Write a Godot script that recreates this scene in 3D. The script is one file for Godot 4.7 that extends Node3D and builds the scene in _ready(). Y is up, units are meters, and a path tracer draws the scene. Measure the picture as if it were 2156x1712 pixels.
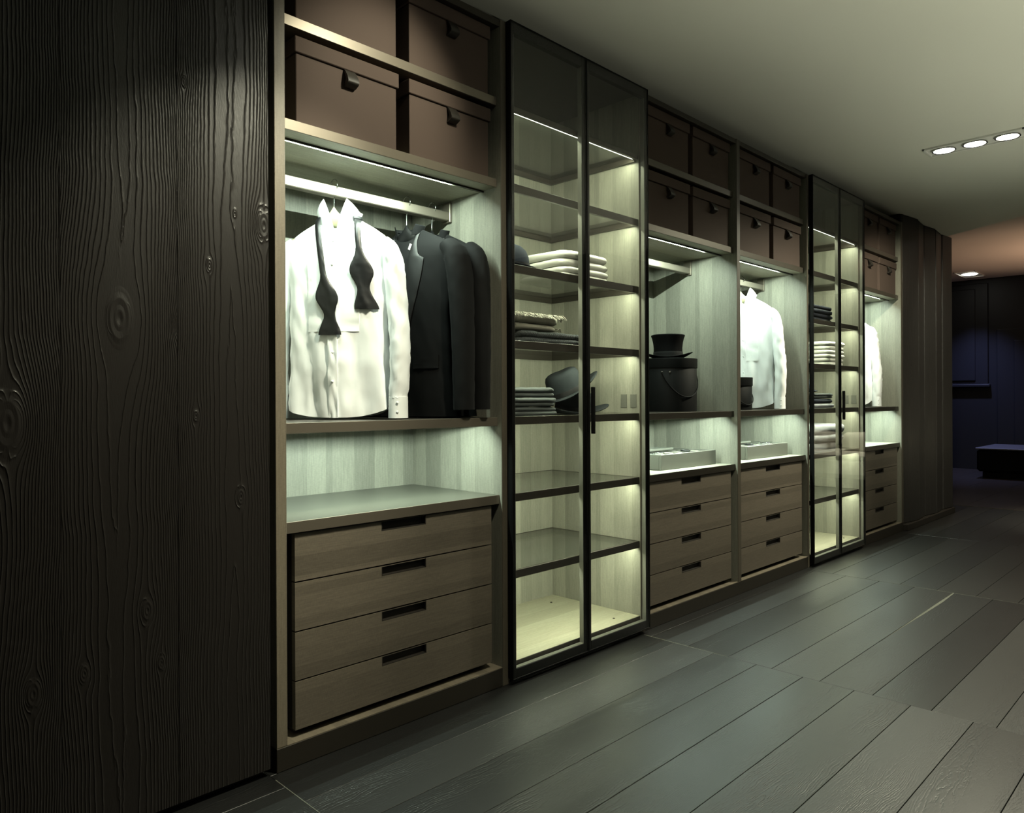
extends Node3D

var M := {}
var taken := {}
var rng := RandomNumberGenerator.new()
var cloth_noise := FastNoiseLite.new()
var fold_noise := FastNoiseLite.new()

const BAY_LED := Color(0.91, 1.0, 0.93)
const GLASS_LED := Color(0.96, 1.0, 0.86)
const SPOT_WHITE := Color(1.0, 0.985, 0.87)
const PANEL_FRONT := -0.03
const SHELF_FRONT := -0.053
const CABINET_BACK := -0.60

# ---------------------------------------------------------------- mesh builder
class Shape:
	var v := PackedVector3Array()
	var n := PackedVector3Array()
	var t := PackedVector2Array()
	var ix := PackedInt32Array()

	func tri(a: int, b: int, c: int) -> void:
		if (v[b] - v[a]).cross(v[c] - v[a]).dot(n[a] + n[b] + n[c]) > 0.0:
			ix.append_array([a, c, b])
		else:
			ix.append_array([a, b, c])

	func poly(pts: Array, normal: Vector3, uvs: Array = []) -> void:
		var s := v.size()
		for i in pts.size():
			var p: Vector3 = pts[i]
			v.append(p)
			n.append(normal)
			if uvs.size():
				t.append(uvs[i])
			elif absf(normal.x) > 0.7:
				t.append(Vector2(p.z, p.y))
			elif absf(normal.y) > 0.7:
				t.append(Vector2(p.x, p.z))
			else:
				t.append(Vector2(p.x, p.y))
		for i in range(1, pts.size() - 1):
			tri(s, s + i, s + i + 1)

	func box(lo: Vector3, hi: Vector3, bev := 0.0015) -> Shape:
		var c := (lo + hi) / 2.0
		var h := (hi - lo).abs() / 2.0
		bev = minf(bev, minf(h.x, minf(h.y, h.z)) * 0.6)
		var k := h - Vector3.ONE * bev
		for ax in 3:
			var u := (ax + 1) % 3
			var w := (ax + 2) % 3
			for s in [-1.0, 1.0]:
				var nn := Vector3.ZERO
				nn[ax] = s
				var ps := []
				for q in [[-1, -1], [1, -1], [1, 1], [-1, 1]]:
					var p := Vector3.ZERO
					p[ax] = s * h[ax]
					p[u] = q[0] * k[u]
					p[w] = q[1] * k[w]
					ps.append(c + p)
				poly(ps, nn)
			if bev > 0.0:
				for s1 in [-1.0, 1.0]:
					for s2 in [-1.0, 1.0]:
						var nn := Vector3.ZERO
						nn[u] = s1
						nn[w] = s2
						var ps := []
						for q in [[-1, 0], [1, 0], [1, 1], [-1, 1]]:
							var p := Vector3.ZERO
							p[ax] = q[0] * k[ax]
							p[u] = s1 * (h[u] if q[1] == 0 else k[u])
							p[w] = s2 * (k[w] if q[1] == 0 else h[w])
							ps.append(c + p)
						poly(ps, nn.normalized())
		if bev > 0.0:
			for sx in [-1.0, 1.0]:
				for sy in [-1.0, 1.0]:
					for sz in [-1.0, 1.0]:
						var s := Vector3(sx, sy, sz)
						poly([c + s * Vector3(h.x, k.y, k.z), c + s * Vector3(k.x, h.y, k.z), c + s * Vector3(k.x, k.y, h.z)], s.normalized())
		return self

	# rows x cols of points; smooth; wrap closes the columns
	func grid(rows: Array, wrap := false, closed := true, cap0 := false, cap1 := false) -> Shape:
		var R := rows.size()
		var K: int = rows[0].size()
		var flat := PackedVector3Array()
		for r in rows:
			flat.append_array(r)
		var nm := PackedVector3Array()
		nm.resize(R * K)
		var cen := Vector3.ZERO
		for p in flat:
			cen += p
		cen /= flat.size()
		var KK := K if wrap else K - 1
		var vote := 0.0
		for j in R - 1:
			for i in KK:
				var a := j * K + i
				var b := j * K + (i + 1) % K
				var c := (j + 1) * K + (i + 1) % K
				var d := (j + 1) * K + i
				var f := (flat[c] - flat[a]).cross(flat[d] - flat[b])
				nm[a] += f
				nm[b] += f
				nm[c] += f
				nm[d] += f
				vote += f.dot((flat[a] + flat[c]) / 2.0 - cen)
		var flip := -1.0 if (vote < 0.0 and closed) else 1.0
		var s := v.size()
		for j in R:
			for i in K:
				v.append(flat[j * K + i])
				var q := nm[j * K + i] * flip
				n.append(q.normalized() if q.length() > 1e-12 else Vector3.UP)
				t.append(Vector2(float(i) / maxf(KK, 1), float(j) / maxf(R - 1, 1)))
		for j in R - 1:
			for i in KK:
				var a := s + j * K + i
				var b := s + j * K + (i + 1) % K
				var c := s + (j + 1) * K + (i + 1) % K
				var d := s + (j + 1) * K + i
				tri(a, b, c)
				tri(a, c, d)
		for e in 2:
			if (cap0 if e == 0 else cap1):
				var r: PackedVector3Array = rows[0 if e == 0 else R - 1]
				var other: PackedVector3Array = rows[1 if e == 0 else R - 2]
				var m := Vector3.ZERO
				var m2 := Vector3.ZERO
				for i in K:
					m += r[i]
					m2 += other[i]
				m /= K
				m2 /= K
				var nn := (r[K / 4] - m).cross(r[0] - m)
				if nn.length() < 1e-12:
					nn = m - m2
				nn = nn.normalized()
				if nn.dot(m - m2) < 0.0:
					nn = -nn
				var z := v.size()
				v.append(m)
				n.append(nn)
				t.append(Vector2(0.5, 0.5))
				for i in K:
					v.append(r[i])
					n.append(nn)
					t.append(Vector2(0.5, 0.5))
				for i in K:
					tri(z, z + 1 + i, z + 1 + (i + 1) % K)
		return self

	func tube(path: PackedVector3Array, radius: Variant, sides := 10, flat := 1.0) -> Shape:
		var rows := []
		var up := Vector3.UP
		var t0 := (path[1] - path[0]).normalized()
		if absf(t0.dot(up)) > 0.9:
			up = Vector3.BACK
		var side := t0.cross(up).normalized()
		for i in path.size():
			var tg := (path[mini(i + 1, path.size() - 1)] - path[maxi(i - 1, 0)]).normalized()
			side = (side - tg * side.dot(tg)).normalized()
			var up2 := side.cross(tg)
			var rad: float = radius if radius is float else radius[i]
			var row := PackedVector3Array()
			for k in sides:
				var a := TAU * k / sides
				row.append(path[i] + side * cos(a) * rad + up2 * sin(a) * rad * flat)
			rows.append(row)
		return grid(rows, true, true, true, true)

	func turned(prof: PackedVector2Array, segs := 40) -> Array:
		var rows := []
		for p in prof:
			var row := PackedVector3Array()
			for k in segs:
				var a := TAU * k / segs
				row.append(Vector3(p.x * cos(a), p.y, p.x * sin(a)))
			rows.append(row)
		return rows

	func lathe(prof: PackedVector2Array, segs := 40) -> Shape:
		return grid(turned(prof, segs), true, true, false, false)

	func mesh() -> ArrayMesh:
		var arr := []
		arr.resize(Mesh.ARRAY_MAX)
		arr[Mesh.ARRAY_VERTEX] = v
		arr[Mesh.ARRAY_NORMAL] = n
		arr[Mesh.ARRAY_TEX_UV] = t
		arr[Mesh.ARRAY_INDEX] = ix
		var m := ArrayMesh.new()
		m.add_surface_from_arrays(Mesh.PRIMITIVE_TRIANGLES, arr)
		return m


# ---------------------------------------------------------------- naming helpers
func numbered(called: String, parent: Node) -> String:
	var key := "%d/%s" % [parent.get_instance_id(), called]
	var k: int = taken.get(key, 0)
	taken[key] = k + 1
	return called if k == 0 else "%s_%03d" % [called, k]


func thing(called: String, label: String, category: String, at := Vector3.ZERO, turn := 0.0, group := "") -> Node3D:
	var o := Node3D.new()
	o.name = numbered(called, self)
	add_child(o, true)
	o.position = at
	o.rotation_degrees.y = turn
	o.set_meta("label", label)
	o.set_meta("category", category)
	if group:
		o.set_meta("group", group)
	return o


func part(called: String, shape: Variant, mat: Material, parent: Node3D, label := "") -> MeshInstance3D:
	var o := MeshInstance3D.new()
	o.name = numbered(called, parent)
	o.mesh = shape if shape is Mesh else shape.mesh()
	o.material_override = mat
	parent.add_child(o, true)
	if label:
		o.set_meta("label", label)
	return o


func structure(called: String, shape: Variant, mat: Material) -> MeshInstance3D:
	var o := part(called, shape, mat, self)
	o.set_meta("kind", "structure")
	return o


func copy(src: Node3D, label: String, at: Vector3, turn: Variant = null) -> Node3D:
	var called: String = src.get_meta("called", src.name)
	var o: Node3D = src.duplicate()
	o.name = numbered(called, self)
	add_child(o, true)
	o.position = at
	if turn != null:
		o.rotation_degrees.y = turn
	o.set_meta("label", label)
	return o


func B(x0: float, x1: float, y0: float, y1: float, z0: float, z1: float, bev := 0.0015) -> Shape:
	return Shape.new().box(Vector3(x0, y0, z0), Vector3(x1, y1, z1), bev)


func BM(x0: float, x1: float, y0: float, y1: float, z0: float, z1: float, bev := 0.0015) -> ArrayMesh:
	return B(x0, x1, y0, y1, z0, z1, bev).mesh()


# ---------------------------------------------------------------- materials
func mat(called: String, c: Color, rough := 0.6, metal := 0.0, spec := 0.5) -> StandardMaterial3D:
	var m := StandardMaterial3D.new()
	m.resource_name = called
	m.albedo_color = c
	m.roughness = rough
	m.metallic = metal
	m.metallic_specular = spec
	M[called] = m
	return m


func glow(called: String, c: Color, energy: float) -> StandardMaterial3D:
	var m := mat(called, Color(0.8, 0.8, 0.8), 0.5)
	m.emission_enabled = true
	m.emission = c
	m.emission_energy_multiplier = energy
	return m


func gray_image(w: int, h: int, data: PackedByteArray) -> ImageTexture:
	return ImageTexture.create_from_image(Image.create_from_data(w, h, false, Image.FORMAT_L8, data))


func world_tri(m: StandardMaterial3D, s: float) -> void:
	m.uv1_triplanar = true
	m.uv1_world_triplanar = true
	m.uv1_scale = Vector3.ONE * s
	m.uv1_triplanar_sharpness = 12.0


# streaky laminate: bands of tone along one axis, with a fine linen cross weave
func laminate_texture(sd: int, along_y: bool, low: float, band: float) -> ImageTexture:
	var S := 640
	var n1 := FastNoiseLite.new()
	n1.seed = sd
	n1.frequency = 0.02
	var n2 := FastNoiseLite.new()
	n2.seed = sd + 5
	n2.frequency = 0.5
	var bands := PackedFloat32Array()
	bands.resize(S)
	var r := RandomNumberGenerator.new()
	r.seed = sd
	var x := 0
	while x < S:
		var wd := r.randi_range(18, 62)
		var tone := r.randf_range(-1.0, 1.0)
		for k in wd:
			if x + k < S:
				bands[x + k] = tone
		x += wd
	var d := PackedByteArray()
	d.resize(S * S)
	for b in S:
		for a in S:
			# a runs across the grain, b along it
			var streak := n1.get_noise_2d(a * 9.0, b * 0.35)
			var fine := n2.get_noise_2d(a * 1.0, b * 0.06)
			var weave := n2.get_noise_2d(a * 0.12 + 400.0, b * 0.9)
			var val := low + band * bands[a] + 0.07 * streak + 0.05 * fine + 0.06 * weave
			var at := b * S + a if along_y else a * S + b
			d[at] = clampi(int(val * 255.0), 0, 255)
	return gray_image(S, S, d)


# brushed softwood relief: ring lines that flow round the knots. k = [[x, y, radius], ...] in metres
func dark_wood_texture(sd: int, wide: float, tall: float, heart: float, knots: Array, dense: float) -> ImageTexture:
	var W := 384
	var H := 2048
	var n1 := FastNoiseLite.new()
	n1.seed = sd
	n1.frequency = 1.0
	var d := PackedByteArray()
	d.resize(W * H)
	for j in H:
		var y := tall * (1.0 - (j + 0.5) / H)
		var c := heart + 0.022 * n1.get_noise_1d(y * 0.8)
		var arch := 1.3 * sin(y * 1.25 + sd)
		for i in W:
			var x := wide * (i + 0.5) / W
			var psi := x - c
			var inner := 9.0
			var ring := 0.0
			for k in knots:
				var dx: float = x - k[0]
				var dy: float = (y - k[1]) * 0.42
				var r2 := dx * dx + dy * dy
				var R2: float = k[2] * k[2]
				if r2 < R2 * 90.0:
					psi -= dx * R2 * 2.6 / (r2 + R2 * 0.35) * (1.0 - r2 / (R2 * 90.0))
					if r2 < R2 * 1.6:
						var q := r2 / R2
						if q < inner:
							inner = q
							ring = sqrt(q) * 1.9
			var ap := absf(psi)
			var g := 22.0 * ap + dense * ap * ap + arch * exp(-ap * ap * 500.0)
			g += 0.42 * n1.get_noise_2d(x * 12.0, y * 1.6) + 0.10 * n1.get_noise_2d(x * 40.0, y * 11.0)
			var s := g - floorf(g)
			var h := 1.0 - absf(2.0 * s - 1.0)
			h = pow(h, lerpf(3.0, 13.0, clampf((1.0 / (22.0 + 2.0 * dense * ap) - 0.006) / 0.03, 0.0, 1.0))) * (0.75 + 0.25 * n1.get_noise_2d(x * 9.0 + 50.0, y * 1.3)) + 0.12 * n1.get_noise_2d(x * 5.0 + 9.0, y * 2.0)
			if inner < 1.6:
				var s2 := ring - floorf(ring)
				var kk := clampf((1.6 - inner) / 0.9, 0.0, 1.0)
				h = lerpf(h, 0.35 + 0.4 * (1.0 - absf(2.0 * s2 - 1.0)) - 0.5 * clampf(0.12 - inner, 0.0, 0.12) / 0.12, kk)
			h += 0.07 * n1.get_noise_2d(x * 900.0, y * 30.0)
			d[j * W + i] = clampi(int(30.0 + 200.0 * h), 0, 255)
	return gray_image(W, H, d)


# one oak floor board, 1.88 x 0.2 m, open pores in cathedral lines
func oak_texture(sd: int) -> ImageTexture:
	var W := 1536
	var H := 168
	var n1 := FastNoiseLite.new()
	n1.seed = sd
	n1.frequency = 1.0
	var d := PackedByteArray()
	d.resize(W * H)
	for j in H:
		var y := 0.2 * (j + 0.5) / H - 0.1
		for i in W:
			var x := 1.88 * (i + 0.5) / W
			var c := 0.03 * n1.get_noise_1d(x * 0.7 + sd)
			var p := y - c
			var g := 70.0 * absf(p) + 300.0 * p * p + 5.5 * x * exp(-p * p * 700.0) * (1.0 if sd % 2 else -1.0) + 2.2 * n1.get_noise_2d(x * 2.0, y * 9.0) + 0.5 * n1.get_noise_2d(x * 14.0, y * 60.0)
			var s := g - floorf(g)
			var line := 1.0 - absf(2.0 * s - 1.0)
			var pore := n1.get_noise_2d(x * 45.0, y * 1400.0)
			var amt := clampf(0.5 + 1.4 * n1.get_noise_2d(x * 1.1 + 30.0, y * 5.0), 0.0, 1.0)
			var h := 0.75 - 0.55 * line * line * line * amt * clampf(0.6 + pore, 0.0, 1.0) - 0.10 * maxf(pore, 0.0)
			d[j * W + i] = clampi(int(h * 255.0), 0, 255)
	return gray_image(W, H, d)


func speckle(sd: int, S: int, fx: float, fy: float, mid: float, amp: float) -> ImageTexture:
	var n1 := FastNoiseLite.new()
	n1.seed = sd
	n1.frequency = 1.0
	n1.fractal_octaves = 2
	var d := PackedByteArray()
	d.resize(S * S)
	for j in S:
		for i in S:
			d[j * S + i] = clampi(int(255.0 * (mid + amp * n1.get_noise_2d(i * fx, j * fy))), 0, 255)
	return gray_image(S, S, d)


func rib_texture(S: int, count: int) -> ImageTexture:
	var d := PackedByteArray()
	d.resize(S * S)
	for j in S:
		for i in S:
			var a := absf(sin(PI * count * i / S + 0.6 * sin(TAU * count * j / S)))
			d[j * S + i] = int(255.0 * (0.2 + 0.7 * a))
	return gray_image(S, S, d)


func bump(m: StandardMaterial3D, tx: Texture2D, cm: float) -> void:
	m.heightmap_enabled = true
	m.heightmap_texture = tx
	m.heightmap_scale = cm


func make_materials() -> void:
	var m: StandardMaterial3D
	m = mat("pale_laminate", Color(0.60, 0.595, 0.54), 0.5)
	m.albedo_texture = laminate_texture(11, true, 0.80, 0.075)
	world_tri(m, 1.35)
	m = mat("pale_laminate_flat", Color(0.68, 0.665, 0.58), 0.5)
	m.albedo_texture = laminate_texture(15, false, 0.80, 0.05)
	world_tri(m, 1.2)
	m = mat("oak_veneer", Color(0.525, 0.485, 0.43), 0.45)
	m.albedo_texture = laminate_texture(23, false, 0.74, 0.06)
	world_tri(m, 1.3)
	m = mat("oak_edge", Color(0.56, 0.52, 0.45), 0.5)
	m.albedo_texture = laminate_texture(29, true, 0.78, 0.05)
	world_tri(m, 1.6)
	mat("bronze_metal", Color(0.46, 0.43, 0.385), 0.38, 0.55)
	mat("dark_bronze", Color(0.22, 0.205, 0.18), 0.38, 0.45)
	mat("black_metal", Color(0.04, 0.04, 0.04), 0.45, 0.0, 0.25)
	mat("counter_lacquer", Color(0.28, 0.28, 0.25), 0.30)
	mat("champagne_metal", Color(0.44, 0.44, 0.41), 0.4, 0.4)
	m = mat("oak_edge_shaded", Color(0.40, 0.37, 0.32), 0.5)  # oak edge of the farther bays, their shade put into the colour
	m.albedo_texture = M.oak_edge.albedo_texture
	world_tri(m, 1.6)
	mat("bronze_shaded", Color(0.34, 0.32, 0.285), 0.38, 0.5)  # same bronze edge, darkened in colour for the dimmer bays
	mat("bench_edge", Color(0.30, 0.30, 0.31), 0.5)
	mat("counter_lit", Color(0.60, 0.60, 0.545), 0.35)  # counter with the niche strip light put into a paler colour
	mat("joint_dust", Color(0.36, 0.36, 0.33), 0.8, 0.0, 0.2)
	mat("recess_dark", Color(0.13, 0.11, 0.09), 0.6)
	mat("box_board", Color(0.325, 0.275, 0.25), 0.75, 0.0, 0.3)
	bump(M.box_board, speckle(3, 256, 0.5, 0.5, 0.5, 0.5), 0.01)
	world_tri(M.box_board, 4.0)
	mat("dark_leather", Color(0.16, 0.145, 0.125), 0.5)
	mat("ceiling_paint", Color(0.80, 0.80, 0.76), 0.85, 0.0, 0.3)
	mat("far_ceiling_paint", Color(0.80, 0.76, 0.72), 0.85, 0.0, 0.3)
	mat("room_wall_paint", Color(0.36, 0.355, 0.34), 0.85, 0.0, 0.3)
	mat("far_wall_paint", Color(0.055, 0.058, 0.075), 0.6)
	mat("far_floor_wood", Color(0.21, 0.19, 0.17), 0.28)
	mat("floor_base", Color(0.05, 0.05, 0.05), 0.6)
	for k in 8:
		# rows further from the wardrobes: spotlight on them put into a paler colour
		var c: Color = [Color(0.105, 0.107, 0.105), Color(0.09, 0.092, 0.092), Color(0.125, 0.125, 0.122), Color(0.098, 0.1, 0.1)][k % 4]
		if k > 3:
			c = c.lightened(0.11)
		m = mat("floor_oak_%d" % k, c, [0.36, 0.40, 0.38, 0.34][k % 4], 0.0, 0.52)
		if k < 3:
			bump(m, oak_texture(40 + k), 0.16)
		else:
			bump(m, M["floor_oak_%d" % (k % 3)].heightmap_texture, 0.14)
	for k in 4:
		m = mat("charred_wood_%d" % k, Color(0.135, 0.124, 0.117), 0.36, 0.0, 0.45)
	bump(M.charred_wood_0, dark_wood_texture(3, 0.28, 2.7, 0.02, [[0.17, 1.06, 0.028], [0.06, 0.84, 0.022], [0.22, 0.40, 0.014], [0.02, 2.2, 0.016]], 320.0), 0.34)
	bump(M.charred_wood_1, dark_wood_texture(8, 0.28, 2.7, 0.135, [[0.135, 1.33, 0.028], [0.29, 1.32, 0.012], [0.05, 0.42, 0.010], [0.2, 0.55, 0.012], [0.235, 0.40, 0.008]], 540.0), 0.34)
	bump(M.charred_wood_2, dark_wood_texture(5, 0.27, 2.7, 0.155, [[0.09, 1.50, 0.008], [0.255, 1.64, 0.018], [0.165, 1.66, 0.006], [0.05, 1.07, 0.007], [0.18, 0.83, 0.010], [0.02, 2.0, 0.006]], 540.0), 0.34)
	bump(M.charred_wood_3, M.charred_wood_1.heightmap_texture, 0.3)
	m = mat("fluted_boards", Color(0.175, 0.165, 0.158), 0.5)
	bump(m, M.charred_wood_1.heightmap_texture, 0.2)
	# cloth
	var weave := speckle(9, 256, 0.7, 0.7, 0.5, 0.5)
	m = mat("white_cotton", Color(0.96, 0.97, 0.97), 0.75, 0.0, 0.3)
	m.backlight = Color(0.25, 0.25, 0.25)
	mat("white_cotton_trim", Color(0.96, 0.97, 0.97), 0.7, 0.0, 0.3)
	mat("black_satin", Color(0.10, 0.10, 0.10), 0.45)
	m = mat("black_wool", Color(0.048, 0.05, 0.052), 0.8, 0.0, 0.3)
	m.rim_enabled = true
	m.rim = 0.12
	mat("black_lapel", Color(0.06, 0.062, 0.065), 0.6)
	mat("black_silk", Color(0.07, 0.07, 0.075), 0.42)
	mat("pale_wood", Color(0.62, 0.60, 0.47), 0.5)
	mat("chrome", Color(0.75, 0.75, 0.74), 0.18, 1.0)
	mat("black_plastic", Color(0.07, 0.07, 0.07), 0.4)
	m = mat("cream_wool", Color(0.86, 0.86, 0.83), 0.9, 0.0, 0.2)
	bump(m, weave, 0.12)
	world_tri(m, 9.0)
	m = mat("sand_wool", Color(0.50, 0.49, 0.45), 0.9, 0.0, 0.2)
	bump(m, weave, 0.12)
	world_tri(m, 8.0)
	m = mat("grey_wool", Color(0.29, 0.305, 0.305), 0.9, 0.0, 0.2)
	bump(m, weave, 0.10)
	world_tri(m, 10.0)
	m = mat("grey_knit", Color(0.24, 0.25, 0.255), 0.9, 0.0, 0.2)
	bump(m, rib_texture(256, 10), 0.25)
	world_tri(m, 8.0)
	m = mat("light_grey_knit", Color(0.47, 0.475, 0.49), 0.9, 0.0, 0.2)
	bump(m, weave, 0.10)
	world_tri(m, 10.0)
	m = mat("navy_denim", Color(0.15, 0.16, 0.19), 0.85, 0.0, 0.2)
	bump(m, weave, 0.08)
	world_tri(m, 12.0)
	m = mat("grey_felt", Color(0.125, 0.138, 0.146), 0.9, 0.0, 0.2)
	mat("blue_grey_felt", Color(0.14, 0.16, 0.195), 0.85, 0.0, 0.25)
	m = mat("black_felt", Color(0.03, 0.03, 0.032), 0.85, 0.0, 0.2)
	mat("black_card", Color(0.028, 0.034, 0.037), 0.6, 0.0, 0.25)
	mat("tray_grey", Color(0.36, 0.36, 0.33), 0.42)
	mat("tray_suede", Color(0.45, 0.44, 0.40), 0.85)
	mat("white_linen", Color(0.86, 0.84, 0.8), 0.8)
	mat("bed_dark", Color(0.12, 0.11, 0.1), 0.6)
	mat("fixture_white", Color(0.85, 0.85, 0.83), 0.4)
	m = mat("door_glass", Color(0.2, 0.21, 0.2, 0.025), 0.02, 0.0, 0.38)
	m.transparency = BaseMaterial3D.TRANSPARENCY_ALPHA
	m = mat("smoked_glass", Color(0.17, 0.18, 0.165, 0.42), 0.05)
	m.transparency = BaseMaterial3D.TRANSPARENCY_ALPHA
	m = mat("clear_glass", Color(0.8, 0.85, 0.82, 0.12), 0.03)
	m.transparency = BaseMaterial3D.TRANSPARENCY_ALPHA
	glow("bay_led_glow", BAY_LED, 0.4)
	glow("glass_led_glow", GLASS_LED.lerp(Color.WHITE, 0.5), 5.0)
	glow("spot_glow", SPOT_WHITE.lerp(Color.WHITE, 0.5), 12.0)
	glow("uplight_glow", Color(1.0, 1.0, 0.9), 2.0)
	glow("warm_glow", Color(1.0, 0.84, 0.7), 2.5)


# ---------------------------------------------------------------- lights
func strip(parent: Node3D, x0: float, x1: float, y: float, z: float, wide: float, color: Color, energy: float, tilt := 0.0) -> void:
	var l := AreaLight3D.new()
	l.name = numbered("strip_light", parent)
	parent.add_child(l, true)
	l.area_size = Vector2(x1 - x0, wide)
	l.position = Vector3((x0 + x1) / 2.0, y, z)
	l.rotation_degrees.x = -90.0 + tilt
	l.light_color = color
	l.light_energy = energy
	l.area_range = 9.0
	l.area_attenuation = 2.0
	l.shadow_enabled = true


func spot(parent: Node3D, at: Vector3, towards: Vector3, color: Color, energy: float, angle: float, size := 0.045) -> void:
	var l := SpotLight3D.new()
	l.name = numbered("spot_light", parent)
	parent.add_child(l, true)
	l.position = at
	l.basis = Basis.looking_at(towards.normalized(), Vector3.RIGHT if absf(towards.normalized().y) > 0.9 else Vector3.UP)
	l.light_color = color
	l.light_energy = energy
	l.spot_angle = angle
	l.spot_angle_attenuation = 0.9
	l.spot_range = 14.0
	l.spot_attenuation = 2.0
	l.light_size = size
	l.shadow_enabled = true


# ---------------------------------------------------------------- the room
func floor_boards() -> void:
	var fl := structure("floor", B(-4.3, 6.73, -0.12, -0.012, -1.2, 3.75, 0.0), M.floor_base)
	# sections between the head joints: [x0, x1, z of one long joint]
	var variants := {}
	var r := RandomNumberGenerator.new()
	r.seed = 77
	for s in [[-2.88, -1.0, 0.06], [-1.0, 0.89, -0.032], [0.89, 2.76, 0.035], [2.76, 4.63, -0.05], [4.63, 6.73, 0.0]]:
		var z: float = s[2] - 0.2
		while z < 3.4:
			# far from the picture the boards are not seen; keep the rows the camera can see and a margin
			var last: float = 2.045 - (s[0] + 2.05) * 0.18 + 0.45
			if z > last:
				break
			var L: float = s[1] - s[0]
			var key := "%.3f" % L
			if not variants.has(key):
				var sh := Shape.new().box(Vector3(-L / 2 + 0.0005, -0.012, -0.0992), Vector3(L / 2 - 0.0005, 0.0, 0.0992), 0.0009)
				# map the whole board onto the picture of one board
				for i in sh.v.size():
					sh.t[i] = Vector2((sh.v[i].x + L / 2) / L, (sh.v[i].z + 0.1) / 0.2)
				variants[key] = sh.mesh()
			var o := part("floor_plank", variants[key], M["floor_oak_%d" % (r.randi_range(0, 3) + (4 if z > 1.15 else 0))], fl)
			o.position = Vector3((s[0] + s[1]) / 2.0, r.randf_range(-0.0005, 0.0), z + 0.1)
			if r.randf() < 0.5:
				o.rotation_degrees.y = 180.0
			z += 0.2
	# dust-filled head joints and a worn board edge
	for q in [[2.7585, 0.23, 1.64], [0.889, 0.0, 0.43], [-1.001, 0.0, 0.5]]:
		part("joint_filler", B(q[0], q[0] + 0.003, -0.006, 0.0003, q[1], q[2], 0.0), M.joint_dust, fl)
	part("worn_edge", prism(PackedVector2Array([Vector2(1.55, 0.838), Vector2(2.0, 0.836), Vector2(2.4, 0.835), Vector2(2.755, 0.836), Vector2(2.755, 0.844), Vector2(2.5, 0.851), Vector2(2.2, 0.848), Vector2(1.9, 0.842)]), -0.004, 0.0003), M.joint_dust, fl)
	var ff := structure("floor_far", B(6.735, 11.6, -0.12, -0.004, -3.1, 3.75, 0.0), M.far_floor_wood)
	for k in 9:
		var z0 := -3.0 + k * 0.42
		part("floor_plank", B(6.74, 11.4, -0.004, 0.0, z0 + 0.001, z0 + 0.419, 0.001), M.far_floor_wood, ff)
	structure("trim_1", B(6.725, 6.745, -0.012, 0.003, -3.0, 3.6), M.dark_bronze)


func prism(poly: PackedVector2Array, y0: float, y1: float) -> Shape:
	var s := Shape.new()
	var ids := Geometry2D.triangulate_polygon(poly)
	for k in range(0, ids.size(), 3):
		for q in [[y0, Vector3.DOWN], [y1, Vector3.UP]]:
			var pts := []
			for e in 3:
				pts.append(Vector3(poly[ids[k + e]].x, q[0], poly[ids[k + e]].y))
			s.poly(pts, q[1])
	for i in poly.size():
		var a := poly[i]
		var b := poly[(i + 1) % poly.size()]
		var nn := Vector3(b.y - a.y, 0, a.x - b.x).normalized()
		s.poly([Vector3(a.x, y0, a.y), Vector3(b.x, y0, b.y), Vector3(b.x, y1, b.y), Vector3(a.x, y1, a.y)], nn)
	return s


func dark_planks(called: String, x0: float, seams: Array, y0: float, y1: float, zf: Array, mats: Array, parent: Node3D, turn: Array, bev := 0.0008, gap := 0.0003) -> void:
	var a := x0
	for k in seams.size():
		var b: float = seams[k]
		var sh := Shape.new().box(Vector3(-(b - a) / 2 + gap, 0, -0.022), Vector3((b - a) / 2 - gap, y1 - y0, 0.0), bev)
		for i in sh.v.size():
			var p := sh.v[i]
			sh.t[i] = Vector2((p.x + p.z * 0.5) / (b - a) + 0.5, 1.0 - p.y / (y1 - y0))
		var o := part(called, sh, mats[k], parent)
		o.position = Vector3((a + b) / 2, y0, zf[k])
		o.rotation_degrees.y = turn[k]
		a = b


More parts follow.
